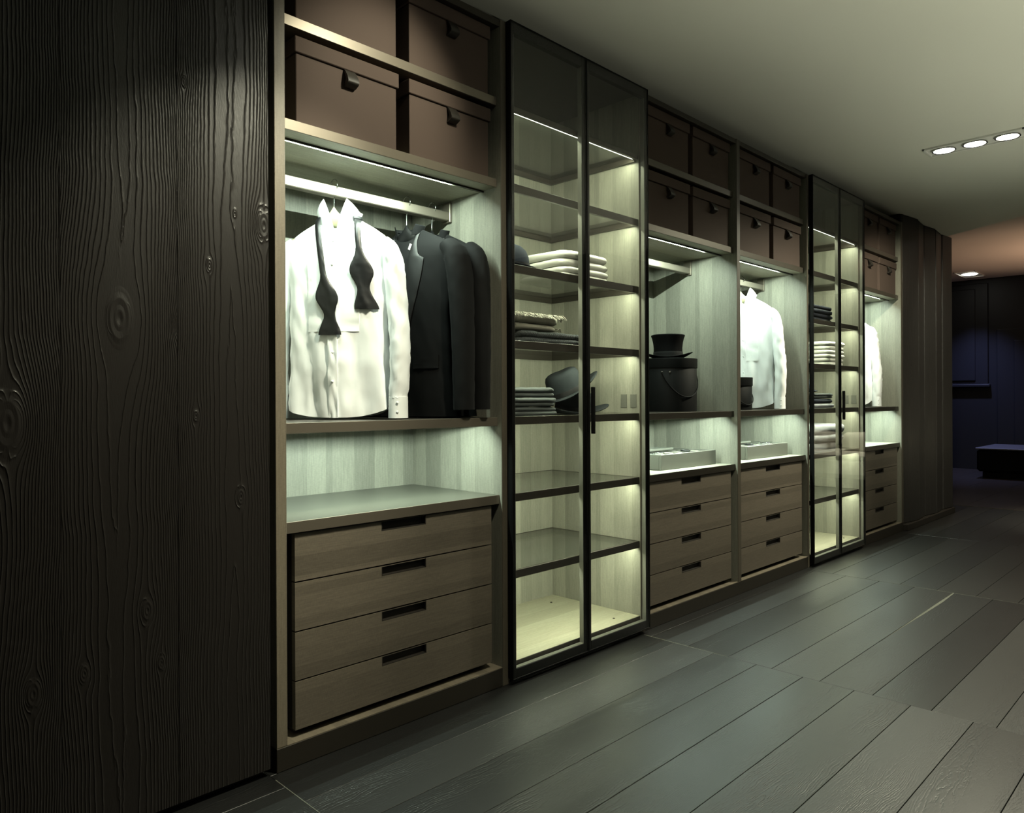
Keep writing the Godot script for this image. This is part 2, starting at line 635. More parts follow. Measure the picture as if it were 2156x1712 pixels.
func build_room() -> void:
	floor_boards()
	structure("ceiling", prism(PackedVector2Array([Vector2(-4.3, -1.0), Vector2(6.1, -1.0), Vector2(6.1, -0.14), Vector2(3.8, 3.6), Vector2(3.8, 3.75), Vector2(-4.3, 3.75)]), 2.70, 2.98), M.ceiling_paint)
	structure("ceiling_far", B(3.0, 11.6, 3.002, 3.12, -3.1, 3.75, 0.0), M.far_ceiling_paint)
	structure("wall_opposite", B(-4.3, 11.6, -0.1, 3.12, 3.75, 3.9, 0.0), M.room_wall_paint)
	structure("wall_near", B(-4.45, -4.3, -0.1, 3.1, -1.2, 3.9, 0.0), M.room_wall_paint)
	structure("wall_back", B(-4.3, 4.75, -0.1, 3.0, -0.78, -0.63, 0.0), M.recess_dark)
	structure("wall_side", B(6.13, 11.6, -0.1, 3.12, -3.25, -3.1, 0.0), M.far_wall_paint)
	# wall of brushed dark boards at the left
	var wl := structure("wall_left", B(-4.3, -0.999, 0.03, 2.70, -0.62, -0.053, 0.0), M.recess_dark)
	dark_planks("wall_plank", -2.67, [-2.39, -2.11, -1.828, -1.548, -1.266, -0.9985], 0.022, 2.70, [-0.03, -0.03, -0.03, -0.03, -0.0305, -0.03], [M.charred_wood_3, M.charred_wood_0, M.charred_wood_1, M.charred_wood_0, M.charred_wood_1, M.charred_wood_2], wl, [0, 0, 0, 0, 0, 0])
	structure("baseboard_left", B(-4.3, -1.01, 0.0, 0.022, -0.62, -0.06, 0.0), M.recess_dark)
	# partition of dark boards after the wardrobes
	var wp := structure("wall_partition", B(4.75, 6.13, 0.0, 2.70, -0.9, -0.052, 0.0), M.recess_dark)
	dark_planks("wall_plank", 4.748, [5.085, 5.335, 5.60, 5.885, 6.14], 0.055, 2.70, [-0.02, -0.02, -0.02, -0.02, -0.018], [M.fluted_boards, M.fluted_boards, M.fluted_boards, M.fluted_boards, M.fluted_boards], wp, [-7.0, 5.0, -7.0, 5.0, -6.0], 0.008, 0.012)
	structure("baseboard_partition", B(4.746, 6.16, 0.0, 0.055, -0.05, 0.004, 0.003), M.recess_dark)
	# the dark room beyond
	var wf := structure("wall_far", B(11.41, 11.6, -0.1, 3.12, -3.25, 3.9, 0.0), M.far_wall_paint)
	for q in [[-2.2, -0.83, 1.346, 2.93, -0.03, "panel_frame"], [-2.0, -1.0, 1.40, 2.85, -0.045, "panel"], [-2.3, -0.80, 1.30, 1.346, -0.07, "panel_ledge"], [-0.716, 1.2, 0.0, 2.19, -0.025, "door_frame"], [-0.49, 1.0, 0.0, 2.007, -0.04, "door_panel"]]:
		part(q[5], B(11.41 + q[4], 11.412, q[2], q[3], q[0], q[1], 0.008), M.far_wall_paint, wf)


func ceiling_spots() -> void:
	# triple lamps in long trays let into the ceiling
	var at := [[Vector3(3.185, 2.70, 0.86), "white tray of three round ceiling spotlights, lit, in view at the right", 2.0, [Vector3(1.9, -1.35, -0.72), Vector3(-0.3, -1, -0.3), Vector3(-0.8, -1.25, -0.35)], [6.0, 5.0, 5.5], [30.0, 52.0, 44.0]], [Vector3(-0.45, 2.70, 0.95), "white tray of three round ceiling spotlights above the nearest wardrobe bay", 1.05, [Vector3(-0.12, -0.5, -0.8), Vector3(-0.6, -1.37, -0.98), Vector3(0.35, -1, -0.35)], [2.2, 7.0, 3.6], [26.0, 25.0, 48.0]], [Vector3(4.95, 2.70, 1.3), "added tray of three round ceiling spotlights beyond the frame, lighting the partition", 0.6, [Vector3(1.2, -1.5, -1.2), Vector3(0.9, -1.4, -1.1), Vector3(0.2, -1, -0.2)], [1.2, 1.2, 1.2], [40.0, 40.0, 40.0]]]  # third tray is unseen, added to light the partition
	for a in at:
		var o := thing("ceiling_spotlight", a[1], "ceiling light", a[0], 0.0, "ceiling spotlight trays")
		var fr := Shape.new()
		fr.box(Vector3(-0.09, -0.012, -0.27), Vector3(-0.078, 0.0, 0.27))
		fr.box(Vector3(0.078, -0.012, -0.27), Vector3(0.09, 0.0, 0.27))
		fr.box(Vector3(-0.09, -0.012, -0.27), Vector3(0.09, 0.0, -0.258))
		fr.box(Vector3(-0.09, -0.012, 0.258), Vector3(0.09, 0.0, 0.27))
		part("frame", fr, M.fixture_white, o)
		part("tray", B(-0.078, 0.078, -0.004, 0.0, -0.258, 0.258, 0.0), M.fixture_white, o)
		for k in 3:
			var zz := (k - 1) * 0.17
			var ring := Shape.new().lathe(PackedVector2Array([Vector2(0.055, -0.004), Vector2(0.066, -0.006), Vector2(0.068, -0.012), Vector2(0.064, -0.015), Vector2(0.054, -0.010)]), 32)
			var rg := part("lamp_ring", ring, M.chrome, o)
			rg.position = Vector3(0, 0, zz)
			var lens := Shape.new().lathe(PackedVector2Array([Vector2(0.0, -0.013), Vector2(0.03, -0.0135), Vector2(0.058, -0.012)]), 32)
			var le := part("lamp_lens", lens, M.spot_glow, o, "glowing lamp lens")
			le.position = Vector3(0, 0, zz)
			spot(o, Vector3(0, -0.025, zz), a[3][k], SPOT_WHITE, (a[4] as Array)[k], (a[5] as Array)[k])
	var f := thing("recessed_downlight", "square recessed downlight in the raised far ceiling, before the dark panelled wall", "ceiling light", Vector3(10.75, 3.002, -0.93), 0.0)
	var fr := Shape.new()
	fr.box(Vector3(-0.32, -0.012, -0.14), Vector3(-0.29, 0.0, 0.14))
	fr.box(Vector3(0.29, -0.012, -0.14), Vector3(0.32, 0.0, 0.14))
	fr.box(Vector3(-0.32, -0.012, -0.14), Vector3(0.32, 0.0, -0.125))
	fr.box(Vector3(-0.32, -0.012, 0.125), Vector3(0.32, 0.0, 0.14))
	part("frame", fr, M.fixture_white, f)
	part("lamp_lens", Shape.new().lathe(PackedVector2Array([Vector2(0.0, -0.02), Vector2(0.08, -0.016), Vector2(0.11, -0.002)]), 32), M.spot_glow, f)
	part("reflector", B(-0.29, 0.29, -0.003, 0.0, -0.125, 0.125, 0.0), M.fixture_white, f)
	spot(f, Vector3(0, -0.03, 0), Vector3.DOWN, Color(0.66, 0.71, 1.0), 6.0, 42.0)
	var d2 := thing("recessed_downlight", "added downlight brightening the bed in the dark room, out of view", "ceiling light", Vector3(6.75, 3.002, 1.25))  # unseen lamp added to brighten the bed for its reflection
	part("frame", B(-0.12, 0.12, -0.006, 0.0, -0.12, 0.12, 0.002), M.fixture_white, d2)
	part("lamp_lens", Shape.new().lathe(PackedVector2Array([Vector2(0.0, -0.02), Vector2(0.06, -0.016), Vector2(0.085, -0.006)]), 32), M.spot_glow, d2)
	spot(d2, Vector3(0, -0.035, 0), Vector3(-0.12, -1, 0.05), SPOT_WHITE, 9.0, 26.0)
	for k in 3:  # unseen lamps added to brighten the corridor ceiling
		added_uplighter("added ceiling fill lamp with upward bowl, out of view, across the corridor from the " + ["nearest wardrobe bay", "nearer glass cabinet", "top hat"][k], Vector3([-0.55, 0.95, 2.9][k], 0.0, 2.2), 1.35, Color(1.0, 1.0, 0.90), ADDED_UPLIGHT_E, 68.0, M.uplight_glow)
	added_uplighter("added fill lamp with upward bowl, out of view, washing warm light over the far ceiling", Vector3(9.3, 0.0, 0.95), 1.84, Color(1.0, 0.84, 0.70), 1.7, 66.0, M.warm_glow)  # unseen lamp added to warm the far ceiling
	# long low bench in the dark room
	var bench := thing("bench", "long black upholstered bench with a pale edge in the dark room", "bench", Vector3(10.55, 0.0, 0.35))
	part("base", B(-0.5, 0.5, 0.0, 0.09, -0.97, 1.2, 0.01), M.black_felt, bench)
	part("body", B(-0.56, 0.56, 0.09, 0.40, -1.03, 1.25, 0.03), M.black_felt, bench)
	part("top_edge", B(-0.575, 0.575, 0.40, 0.425, -1.045, 1.265, 0.008), M.bench_edge, bench, "paler top edge")


const ADDED_UPLIGHT_E := 1.28


func added_uplighter(label: String, at: Vector3, h: float, color: Color, energy: float, angle: float, gm: Material) -> void:  # bowl lamp out of view, added for its light on a ceiling
	var c := thing("added_fill_lamp", label, "floor lamp", at)
	part("base", Shape.new().lathe(PackedVector2Array([Vector2(0, 0), Vector2(0.15, 0), Vector2(0.15, 0.02), Vector2(0.02, 0.03), Vector2(0, 0.03)]), 32), M.black_metal, c)
	part("pole", Shape.new().tube(PackedVector3Array([Vector3(0, 0.03, 0), Vector3(0, 0.9, 0), Vector3(0, h - 0.125, 0)]), 0.014, 12), M.black_metal, c)
	part("bowl", Shape.new().lathe(PackedVector2Array([Vector2(0.0, h - 0.14), Vector2(0.06, h - 0.12), Vector2(0.15, h - 0.04), Vector2(0.2, h + 0.08), Vector2(0.196, h + 0.08), Vector2(0.145, h - 0.035), Vector2(0.05, h - 0.11), Vector2(0.0, h - 0.115)]), 40), M.black_metal, c)
	part("bulb", Shape.new().lathe(PackedVector2Array([Vector2(0.0, h - 0.08), Vector2(0.05, h - 0.05), Vector2(0.065, h - 0.01), Vector2(0.04, h + 0.03), Vector2(0.0, h + 0.04)]), 24), gm, c)
	var tilt := Vector3(0.0, 1.0, -0.3) if at.x > 6.0 else Vector3(0.0, 1.0, 0.0)
	spot(c, Vector3(0, h, 0), tilt, color, energy, angle, 0.04)
	(c.get_child(c.get_child_count() - 1) as SpotLight3D).spot_angle_attenuation = 0.5


func build_bed() -> void:
	# stands to the right of the frame; the glass doors mirror it
	var b := thing("bed", "low white bed with dark base in the dark room, mirrored in the glass", "bed", Vector3(7.35, 0.0, 1.75))
	part("base", B(-1.0, 1.0, 0.0, 0.24, -0.85, 0.85, 0.02), M.bed_dark, b)
	part("mattress", B(-1.05, 1.05, 0.24, 0.48, -0.9, 0.9, 0.05), M.white_linen, b)
	part("blanket", B(-1.06, -0.2, 0.44, 0.52, -0.92, 0.92, 0.03), M.white_linen, b)
	for k in 2:
		var q := thing("pillow", ["white bed pillow nearer the wardrobe", "white bed pillow further from the wardrobe"][k], "pillow", Vector3(7.0, 0.522, 1.3 + 0.85 * k), 12.0 - 20.0 * k, "bed pillows")
		part("cushion", fold_mesh(0.5, 0.2, 0.65, 1, 5 + k, 0.05), M.white_linen, q)


# ---------------------------------------------------------------- wardrobes
func slot_strip(parent: Node3D, x0: float, x1: float, y: float, z: float, color: Color, energy: float, m: Material, tilt := 48.0) -> void:
	# the strip sits on the back of the front lip, turned down and towards the back
	var t := deg_to_rad(tilt)
	var dir := Vector3(0, -cos(t), -sin(t))
	var o := part("led_strip", B(x0, x1, -0.0028, 0.0028, -0.0012, 0.0, 0.0), m, parent, "glowing light strip")
	o.position = Vector3(0, y, z)
	o.rotation.x = t - PI / 2.0
	strip(parent, x0 + 0.01, x1 - 0.01, y + dir.y * 0.0025, z + dir.z * 0.0025, 0.003, color, energy, tilt)


# one open bay between the inner faces x0 and x1, its parts put under unit u
func open_bay(u: Node3D, x0: float, x1: float, rail_z := -0.35) -> void:
	var e := 0.001
	var mid := part("shelf", B(x0 + e, x1 - e, 2.287, 2.321, CABINET_BACK, SHELF_FRONT - 0.004, 0.0), M.oak_veneer, u)
	part("shelf_edge", B(x0 + e, x1 - e, 2.287, 2.321, SHELF_FRONT - 0.004, SHELF_FRONT), M.bronze_metal if x0 < 0 else M.bronze_shaded, mid, "bronze metal shelf edge")
	var s := Shape.new()
	s.box(Vector3(x0 + e, 1.966, -0.128), Vector3(x1 - e, 1.998, SHELF_FRONT - 0.004), 0.0)
	s.box(Vector3(x0 + e, 1.984, -0.150), Vector3(x1 - e, 1.998, -0.128), 0.0)
	s.box(Vector3(x0 + e, 1.963, CABINET_BACK), Vector3(x1 - e, 1.998, -0.150), 0.0)
	var low := part("shelf", s, M.pale_laminate_flat, u)
	part("shelf_edge", B(x0 + e, x1 - e, 1.964, 1.998, SHELF_FRONT - 0.004, SHELF_FRONT), M.bronze_metal if x0 < 0 else M.bronze_shaded, low, "bronze metal shelf edge")
	part("led_channel", B(x0 + e, x1 - e, 1.959, 1.985, -0.1325, -0.128, 0.0), M.dark_bronze, low)
	slot_strip(low, x0 + 0.05, x1 - 0.15, 1.9665, -0.141, BAY_LED, BAY_E, M.bay_led_glow, 34.0)
	s = Shape.new()
	s.box(Vector3(x0 + e, 1.024, -0.092), Vector3(x1 - e, 1.056, SHELF_FRONT - 0.004), 0.0)
	s.box(Vector3(x0 + e, 1.044, -0.120), Vector3(x1 - e, 1.056, -0.092), 0.0)
	s.box(Vector3(x0 + e, 1.024, CABINET_BACK), Vector3(x1 - e, 1.056, -0.120), 0.0)
	var hs := part("shelf", s, M.dark_bronze, u)
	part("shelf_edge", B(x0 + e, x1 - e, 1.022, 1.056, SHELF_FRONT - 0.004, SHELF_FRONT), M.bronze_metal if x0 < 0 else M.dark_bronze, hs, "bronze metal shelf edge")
	slot_strip(hs, x0 + 0.05, x1 - 0.08, 1.0285, -0.103, BAY_LED, BAY_E2, M.bay_led_glow, 36.0)
	var rl := part("hanging_rail", B(x0 + 0.012, x1 - 0.012, 1.879, 1.916, rail_z - 0.02, rail_z + 0.02, 0.003), M.bronze_metal, u)
	for q in [[x0 + e, x0 + 0.014], [x1 - 0.014, x1 - e]]:
		part("rail_bracket", B(q[0], q[1], 1.872, 1.9565, rail_z - 0.026, rail_z + 0.026, 0.002), M.bronze_metal, rl)
	part("back_panel", B(x0, x1, 0.0, 2.62, -0.618, CABINET_BACK, 0.0), M.pale_laminate, u)
	part("top_panel", B(x0, x1, 2.5925, 2.62, CABINET_BACK, PANEL_FRONT - 0.004), M.dark_bronze, u)


func side(u: Node3D, x0: float, x1: float, y0 := 0.0) -> void:
	var p := part("side_panel", B(x0, x1, y0, 2.62, -0.618, PANEL_FRONT - 0.003, 0.0), M.pale_laminate, u)
	part("panel_edge", B(x0, x1, y0, 2.62, PANEL_FRONT - 0.003, PANEL_FRONT), M.oak_edge if x1 < 0.0 else M.oak_edge_shaded, p)


func plinth(u: Node3D, x0: float, x1: float) -> void:
	var p := part("plinth", B(x0, x1, 0.0, 0.072, -0.58, PANEL_FRONT - 0.001), M.dark_bronze, u)
	part("plinth_top", B(x0, x1, 0.072, 0.075, -0.58, PANEL_FRONT - 0.001, 0.0), M.oak_edge, p)


func chest(x0: float, x1: float, label: String, top: Material, made := {}) -> void:
	var o := thing("drawer_chest", label, "drawers", Vector3((x0 + x1) / 2, 0.075, 0.0), 0.0, "drawer chests in the open bays")
	var w := (x1 - x0) / 2.0
	part("carcass", B(-w + 0.046, w - 0.042, 0.012, 0.64, -0.58, -0.077), M.recess_dark, o)
	var ct := part("countertop", B(-w + 0.001, w - 0.001, 0.642, 0.675, -0.599, -0.049, 0.0), top, o)
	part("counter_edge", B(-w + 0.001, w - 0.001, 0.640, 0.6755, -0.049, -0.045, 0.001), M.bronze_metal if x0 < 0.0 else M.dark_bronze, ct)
	var tops := [0.636, 0.4815, 0.327, 0.173]
	var bots := [0.4865, 0.332, 0.178, 0.024]
	for k in 4:
		var a := -w + 0.040
		var b := w - 0.036
		var c := (a + b) / 2.0
		var s := Shape.new()
		s.box(Vector3(a, bots[k], -0.075), Vector3(c - 0.0965, tops[k], -0.055), 0.0)
		s.box(Vector3(c + 0.0965, bots[k], -0.075), Vector3(b, tops[k], -0.055), 0.0)
		s.box(Vector3(c - 0.0965, bots[k], -0.075), Vector3(c + 0.0965, tops[k] - 0.034, -0.055), 0.0)
		s.box(Vector3(c - 0.0965, tops[k] - 0.003, -0.075), Vector3(c + 0.0965, tops[k], -0.058), 0.0)
		var d := part("drawer", s, M.oak_veneer, o)
		var h := Shape.new()
		h.box(Vector3(c - 0.0965, tops[k] - 0.034, -0.0768), Vector3(c + 0.0965, tops[k] - 0.003, -0.0735), 0.0)
		for q in [[c - 0.0965, c - 0.0935, tops[k] - 0.034, tops[k] - 0.003], [c + 0.0935, c + 0.0965, tops[k] - 0.034, tops[k] - 0.003], [c - 0.0965, c + 0.0965, tops[k] - 0.034, tops[k] - 0.031]]:
			h.box(Vector3(q[0], q[2], -0.0735), Vector3(q[1], q[3], -0.0555), 0.0)
		part("handle_recess", h, M.recess_dark, d)


func glass_cabinet(u: Node3D, x0: float, x1: float, dx: float, dw: float) -> void:
	part("back_panel", B(x0, x1, 0.0, 2.62, -0.618, CABINET_BACK, 0.0), M.pale_laminate, u)
	part("top_panel", B(x0, x1, 2.594, 2.62, CABINET_BACK, -0.034), M.dark_bronze, u)
	var bp := part("bottom_panel", B(x0, x1, 0.06, 0.08, CABINET_BACK, -0.038, 0.0), M.pale_laminate_flat, u)
	part("panel_edge", B(x0, x1, 0.058, 0.0805, -0.038, -0.034), M.dark_bronze, bp)
	for q in [[0.12, -0.5], [0.77, -0.1], [0.77, -0.5]]:
		var bolt := part("shelf_bolt", Shape.new().lathe(PackedVector2Array([Vector2(0.0, 0.004), Vector2(0.005, 0.0035), Vector2(0.006, 0.0), Vector2(0.0, 0.0)]), 12), M.dark_bronze, bp)
		bolt.position = Vector3(x0 + q[0], 0.08, q[1])
	part("plinth", B(x0, x1, 0.0, 0.06, -0.58, -0.05), M.black_metal, u)
	for z in [-0.068, -0.125]:  # two small pale plates on the side panel
		part("pale_plate", B(x1 - 0.003, x1, 1.085, 1.150, z - 0.018, z + 0.018, 0.001), M.champagne_metal, u)
	var tops := [2.302, 1.993, 1.669, 1.364, 1.058, 0.750, 0.442]
	for k in 7:
		var t: float = tops[k]
		var s := Shape.new()
		var lip := 0.020 if k == 0 else 0.033
		s.box(Vector3(x0 + 0.002, t - lip, -0.048), Vector3(x1 - 0.002, t, -0.034), 0.001)
		s.box(Vector3(x0 + 0.002, t - 0.014, -0.068), Vector3(x1 - 0.002, t - 0.007, -0.048), 0.0)
		s.box(Vector3(x0 + 0.002, t - 0.030, -0.599), Vector3(x1 - 0.002, t, -0.585), 0.001)
		s.box(Vector3(x0 + 0.001, t - 0.030, -0.586), Vector3(x0 + 0.015, t, -0.047), 0.001)
		s.box(Vector3(x1 - 0.015, t - 0.030, -0.586), Vector3(x1 - 0.001, t, -0.047), 0.001)
		var f := part("shelf", s, M.dark_bronze, u)
		part("shelf_glass", B(x0 + 0.014, x1 - 0.014, t - 0.006, t - 0.0005, -0.586, -0.047, 0.0), M.smoked_glass, f, "smoked glass shelf panel")
		slot_strip(f, x0 + 0.02, x1 - 0.02, t - (0.021 if k else 0.0165), -0.056, GLASS_LED, GLASS_E, M.glass_led_glow, 40.0)
	for side_ in 2:
		var a := dx + (dw + 0.003) * side_
		var b := a + dw
		var fr := Shape.new()
		var w := 0.024
		fr.box(Vector3(a, 0.022, -0.029), Vector3(a + w, 2.62, -0.006))
		fr.box(Vector3(b - w, 0.022, -0.029), Vector3(b, 2.62, -0.006))
		fr.box(Vector3(a + w, 2.575, -0.029), Vector3(b - w, 2.62, -0.006))
		fr.box(Vector3(a + w, 0.022, -0.029), Vector3(b - w, 0.062, -0.006))
		# thin proud lip round the pane
		fr.box(Vector3(a, 0.022, -0.006), Vector3(a + 0.004, 2.62, 0.0), 0.0005)
		fr.box(Vector3(b - 0.004, 0.022, -0.006), Vector3(b, 2.62, 0.0), 0.0005)
		fr.box(Vector3(a, 0.022, -0.006), Vector3(b, 0.026, 0.0), 0.0005)
		fr.box(Vector3(a, 2.616, -0.006), Vector3(b, 2.62, 0.0), 0.0005)
		var d := part("door", fr, M.black_metal, u)
		var inn := Shape.new()
		inn.box(Vector3(b - w - 0.0015, 0.064, -0.0295), Vector3(b - w, 2.575, -0.008), 0.0)
		inn.box(Vector3(a + w, 0.064, -0.0295), Vector3(a + w + 0.0015, 2.575, -0.008), 0.0)
		inn.box(Vector3(a + w, 0.062, -0.0295), Vector3(b - w, 0.0635, -0.008), 0.0)
		part("inner_frame", inn, M.champagne_metal, d, "pale metal inner face of the frame")
		part("door_pane", B(a + 0.0045, b - 0.0045, 0.0265, 2.6155, -0.0055, -0.001, 0.0), M.door_glass, d, "clear glass pane")
		if side_ == 1:
			part("handle", B(a + 0.018, a + 0.030, 0.975, 1.180, 0.0, 0.018, 0.002), M.black_metal, d)


func storage_boxes() -> void:
	var o := Node3D.new()
	o.name = numbered("storage_box", self)
	add_child(o, true)
	o.set_meta("category", "storage box")
	o.set_meta("group", "brown storage boxes on the upper shelves")
	part("body", B(-0.1925, 0.1925, 0.0, 0.218, -0.45, 0.0, 0.002), M.box_board, o)
	var lid := Shape.new()
	lid.box(Vector3(-0.199, 0.2185, -0.457), Vector3(0.199, 0.269, 0.008), 0.002)
	part("lid", lid, M.box_board, o)
	var rows := []
	var prof := [Vector2(0.001, 0.0), Vector2(0.012, -0.012), Vector2(0.024, -0.030), Vector2(0.030, -0.046), Vector2(0.026, -0.053), Vector2(0.014, -0.058), Vector2(0.003, -0.062), Vector2(0.0015, -0.058), Vector2(0.013, -0.0545), Vector2(0.024, -0.0495), Vector2(0.027, -0.045), Vector2(0.021, -0.030), Vector2(0.010, -0.014), Vector2(0.0005, -0.004)]
	for x in [-0.021, -0.0205, 0.0, 0.0205, 0.021]:
		var row := PackedVector3Array()
		for p in prof:
			row.append(Vector3(x, 0.222 + p.y, p.x + 0.001))
		rows.append(row)
	part("pull_loop", Shape.new().grid(rows, true, false, true, true), M.dark_leather, o, "dark leather pull loop")
	var bays := [[-0.695, -0.2525, "above the shirt and jackets"], [1.212, 1.642, "above the black top hat"], [2.152, 2.592, "above shirt and small black hat box"], [4.045, 4.478, "in the farthest open bay"]]
	var first := true
	for q in bays:
		for row in 2:
			for col in 2:
				var lab := "brown storage box, %s %s of four %s" % [["lower", "upper"][row], ["left", "right"][col], q[2]]
				var at := Vector3(q[col], [1.9985, 2.3215][row], SHELF_FRONT - 0.012)
				if row == 1:
					at.y = 2.3215
				if first:
					o.position = at
					o.set_meta("label", lab)
					o.set_meta("called", "storage_box")
					first = false
				else:
					copy(o, lab, at)


const BAY_E := 1.3
const BAY_E2 := 1.15
const GLASS_E := 0.62


func build_wardrobes() -> void:
	var u := thing("open_wardrobe", "nearest open wardrobe bay of grey oak, with shirt and jackets on the rail", "wardrobe", Vector3.ZERO, 0.0, "open wardrobe units")
	side(u, -0.979, -0.944, 0.075)
	side(u, -0.026, 0.012)
	open_bay(u, -0.944, -0.026)
	plinth(u, -0.979, -0.027)
	chest(-0.944, -0.026, "four-drawer oak chest in the nearest bay, with an empty counter above", M.counter_lacquer)
	u = thing("glass_cabinet", "nearer tall glass-door cabinet with lit shelves of hats and folded knitwear", "cabinet", Vector3.ZERO, 0.0, "glass door cabinets")
	side(u, 0.905, 0.941)
	glass_cabinet(u, 0.012, 0.905, 0.001, 0.468)
	u = thing("open_wardrobe", "double open wardrobe unit between the two glass cabinets, with top hat and shirt", "wardrobe", Vector3.ZERO, 0.0, "open wardrobe units")
	side(u, 1.866, 1.902, 0.075)
	side(u, 2.815, 2.842)
	open_bay(u, 0.941, 1.866)
	open_bay(u, 1.902, 2.815)
	plinth(u, 0.941, 2.815)
	chest(0.941, 1.866, "four-drawer oak chest below the top hat and hat box", M.counter_lit)
	chest(1.902, 2.815, "four-drawer oak chest below the hanging shirt and small hat box", M.counter_lit)
	u = thing("glass_cabinet", "farther tall glass-door cabinet with lit shelves of jeans, linens and grey blankets", "cabinet", Vector3.ZERO, 0.0, "glass door cabinets")
	side(u, 3.735, 3.778)
	glass_cabinet(u, 2.842, 3.735, 2.843, 0.4655)
	u = thing("open_wardrobe", "farthest open wardrobe bay beside the dark board partition", "wardrobe", Vector3.ZERO, 0.0, "open wardrobe units")
	side(u, 4.698, 4.736, 0.075)
	open_bay(u, 3.778, 4.698)
	plinth(u, 3.778, 4.736)
	chest(3.778, 4.698, "four-drawer oak chest in the farthest bay, next to the dark partition", M.counter_lit)
	storage_boxes()


# ---------------------------------------------------------------- folded cloth
# base at y = 0; x from -w/2 to w/2, z from -d to 0; "layers" soft folds one on another
func fold_mesh(w: float, h: float, d: float, layers: int, sd: int, soft := 0.012) -> ArrayMesh:
	var rows := []
	var K := 56
	var r := RandomNumberGenerator.new()
	r.seed = sd
	var per := 8
	var lh := h / layers
	fold_noise.seed = sd
	fold_noise.frequency = 1.0
	for L in layers:
		var sx0 := r.randf_range(0.0, 0.012)
		var sx1 := r.randf_range(0.0, 0.012)
		var sz := r.randf_range(0.0, 0.008)
		for k in per + 1:
			var t := float(k) / per
			var q := 2.0 * t - 1.0
			var inset := soft * (1.0 - sqrt(maxf(0.0, 1.0 - q * q * 0.98)))
			var row := PackedVector3Array()
			for i in K:
				var a := TAU * i / K
				var c := cos(a)
				var s := sin(a)
				var ex := signf(c) * pow(absf(c), 0.28)
				var ez := signf(s) * pow(absf(s), 0.28)
				var hw := w / 2 - inset - (sx1 if ex > 0.0 else sx0)
				var hd := d / 2 - inset - (sz if ez > 0.0 else 0.0)
				var p := Vector3(ex * hw, lh * (L + t), -d / 2 + ez * hd)
				var nz := fold_noise.get_noise_3d(p.x * 9.0, p.z * 9.0, L * 3.7)
				p.y *= 1.0 + 0.10 * nz
				p.x += ex * 0.006 * fold_noise.get_noise_3d(p.z * 14.0, p.y * 20.0, 7.0)
				p.z += ez * 0.006 * fold_noise.get_noise_3d(p.x * 14.0, p.y * 20.0, 3.0)
				row.append(p)
			rows.append(row)
	# the top closes over
	var last: PackedVector3Array = rows[rows.size() - 1]
	for f in [0.96, 0.85, 0.6, 0.3]:
		var row := PackedVector3Array()
		for p in last:
			var q := Vector3(p.x * f, p.y + 0.05 * lh * (1.0 - f), -d / 2 + (p.z + d / 2) * f)
			q.y += 0.006 * fold_noise.get_noise_2d(q.x * 12.0, q.z * 12.0)
			row.append(q)
		rows.append(row)
	return Shape.new().grid(rows, true, true, true, true).mesh()


# a pile of folded things, each one a top-level object; each is [height, layers]
func pile(called: String, labels: Array, cat: String, group: String, base: Vector3, w: float, d: float, each: Array, m: Array, sd: int) -> float:
	var r := RandomNumberGenerator.new()
	r.seed = sd
	var y := base.y + 0.0006
	for k in each.size():
		var o := thing(called, labels[k], cat, Vector3(base.x + r.randf_range(-0.006, 0.006), y, base.z - r.randf_range(0.0, 0.010)), r.randf_range(-1.2, 1.2), group)
		part("folded_cloth", fold_mesh(w * r.randf_range(0.97, 1.0), each[k][0], d, each[k][1], sd * 10 + k, minf(0.016, each[k][0] / each[k][1] * 0.48)), m[k], o)
		y += each[k][0] * 1.075 + 0.001
	return y


func fringe(x: float, z0: float, z1: float, y: float, count: int, sd: int) -> Shape:
	var s := Shape.new()
	var r := RandomNumberGenerator.new()
	r.seed = sd
	for k in count:
		var z := lerpf(z0, z1, (k + r.randf() * 0.6) / count)
		var l := r.randf_range(0.018, 0.034)
		s.tube(PackedVector3Array([Vector3(x, y, z), Vector3(x + l * 0.5, y - 0.002 + r.randf_range(-0.004, 0.004), z + r.randf_range(-0.006, 0.006)), Vector3(x + l, y - 0.012 + r.randf_range(-0.008, 0.004), z + r.randf_range(-0.01, 0.01))]), PackedFloat32Array([0.0022, 0.002, 0.0012]), 5)
	return s


# ---------------------------------------------------------------- hats
func bent(rows: Array, curl: float, oval: float, dent: float, dent_r: float) -> Array:
	var out := []
	for r in rows:
		var row := PackedVector3Array()
		for p in r:
			var q: Vector3 = p
			var rad := Vector2(p.x, p.z).length()
			if curl != 0.0:
				q.y += curl * p.x * p.x * clampf((rad - 0.08) / 0.04, 0.0, 1.0)
			if dent > 0.0 and rad < dent_r:
				q.y -= dent * exp(-pow(p.x / 0.026, 2.0)) * (1.0 - 0.4 * pow(rad / dent_r, 2.0)) * clampf((dent_r - rad) / 0.02, 0.0, 1.0)
			q.z *= oval
			row.append(q)
		out.append(row)
	return out


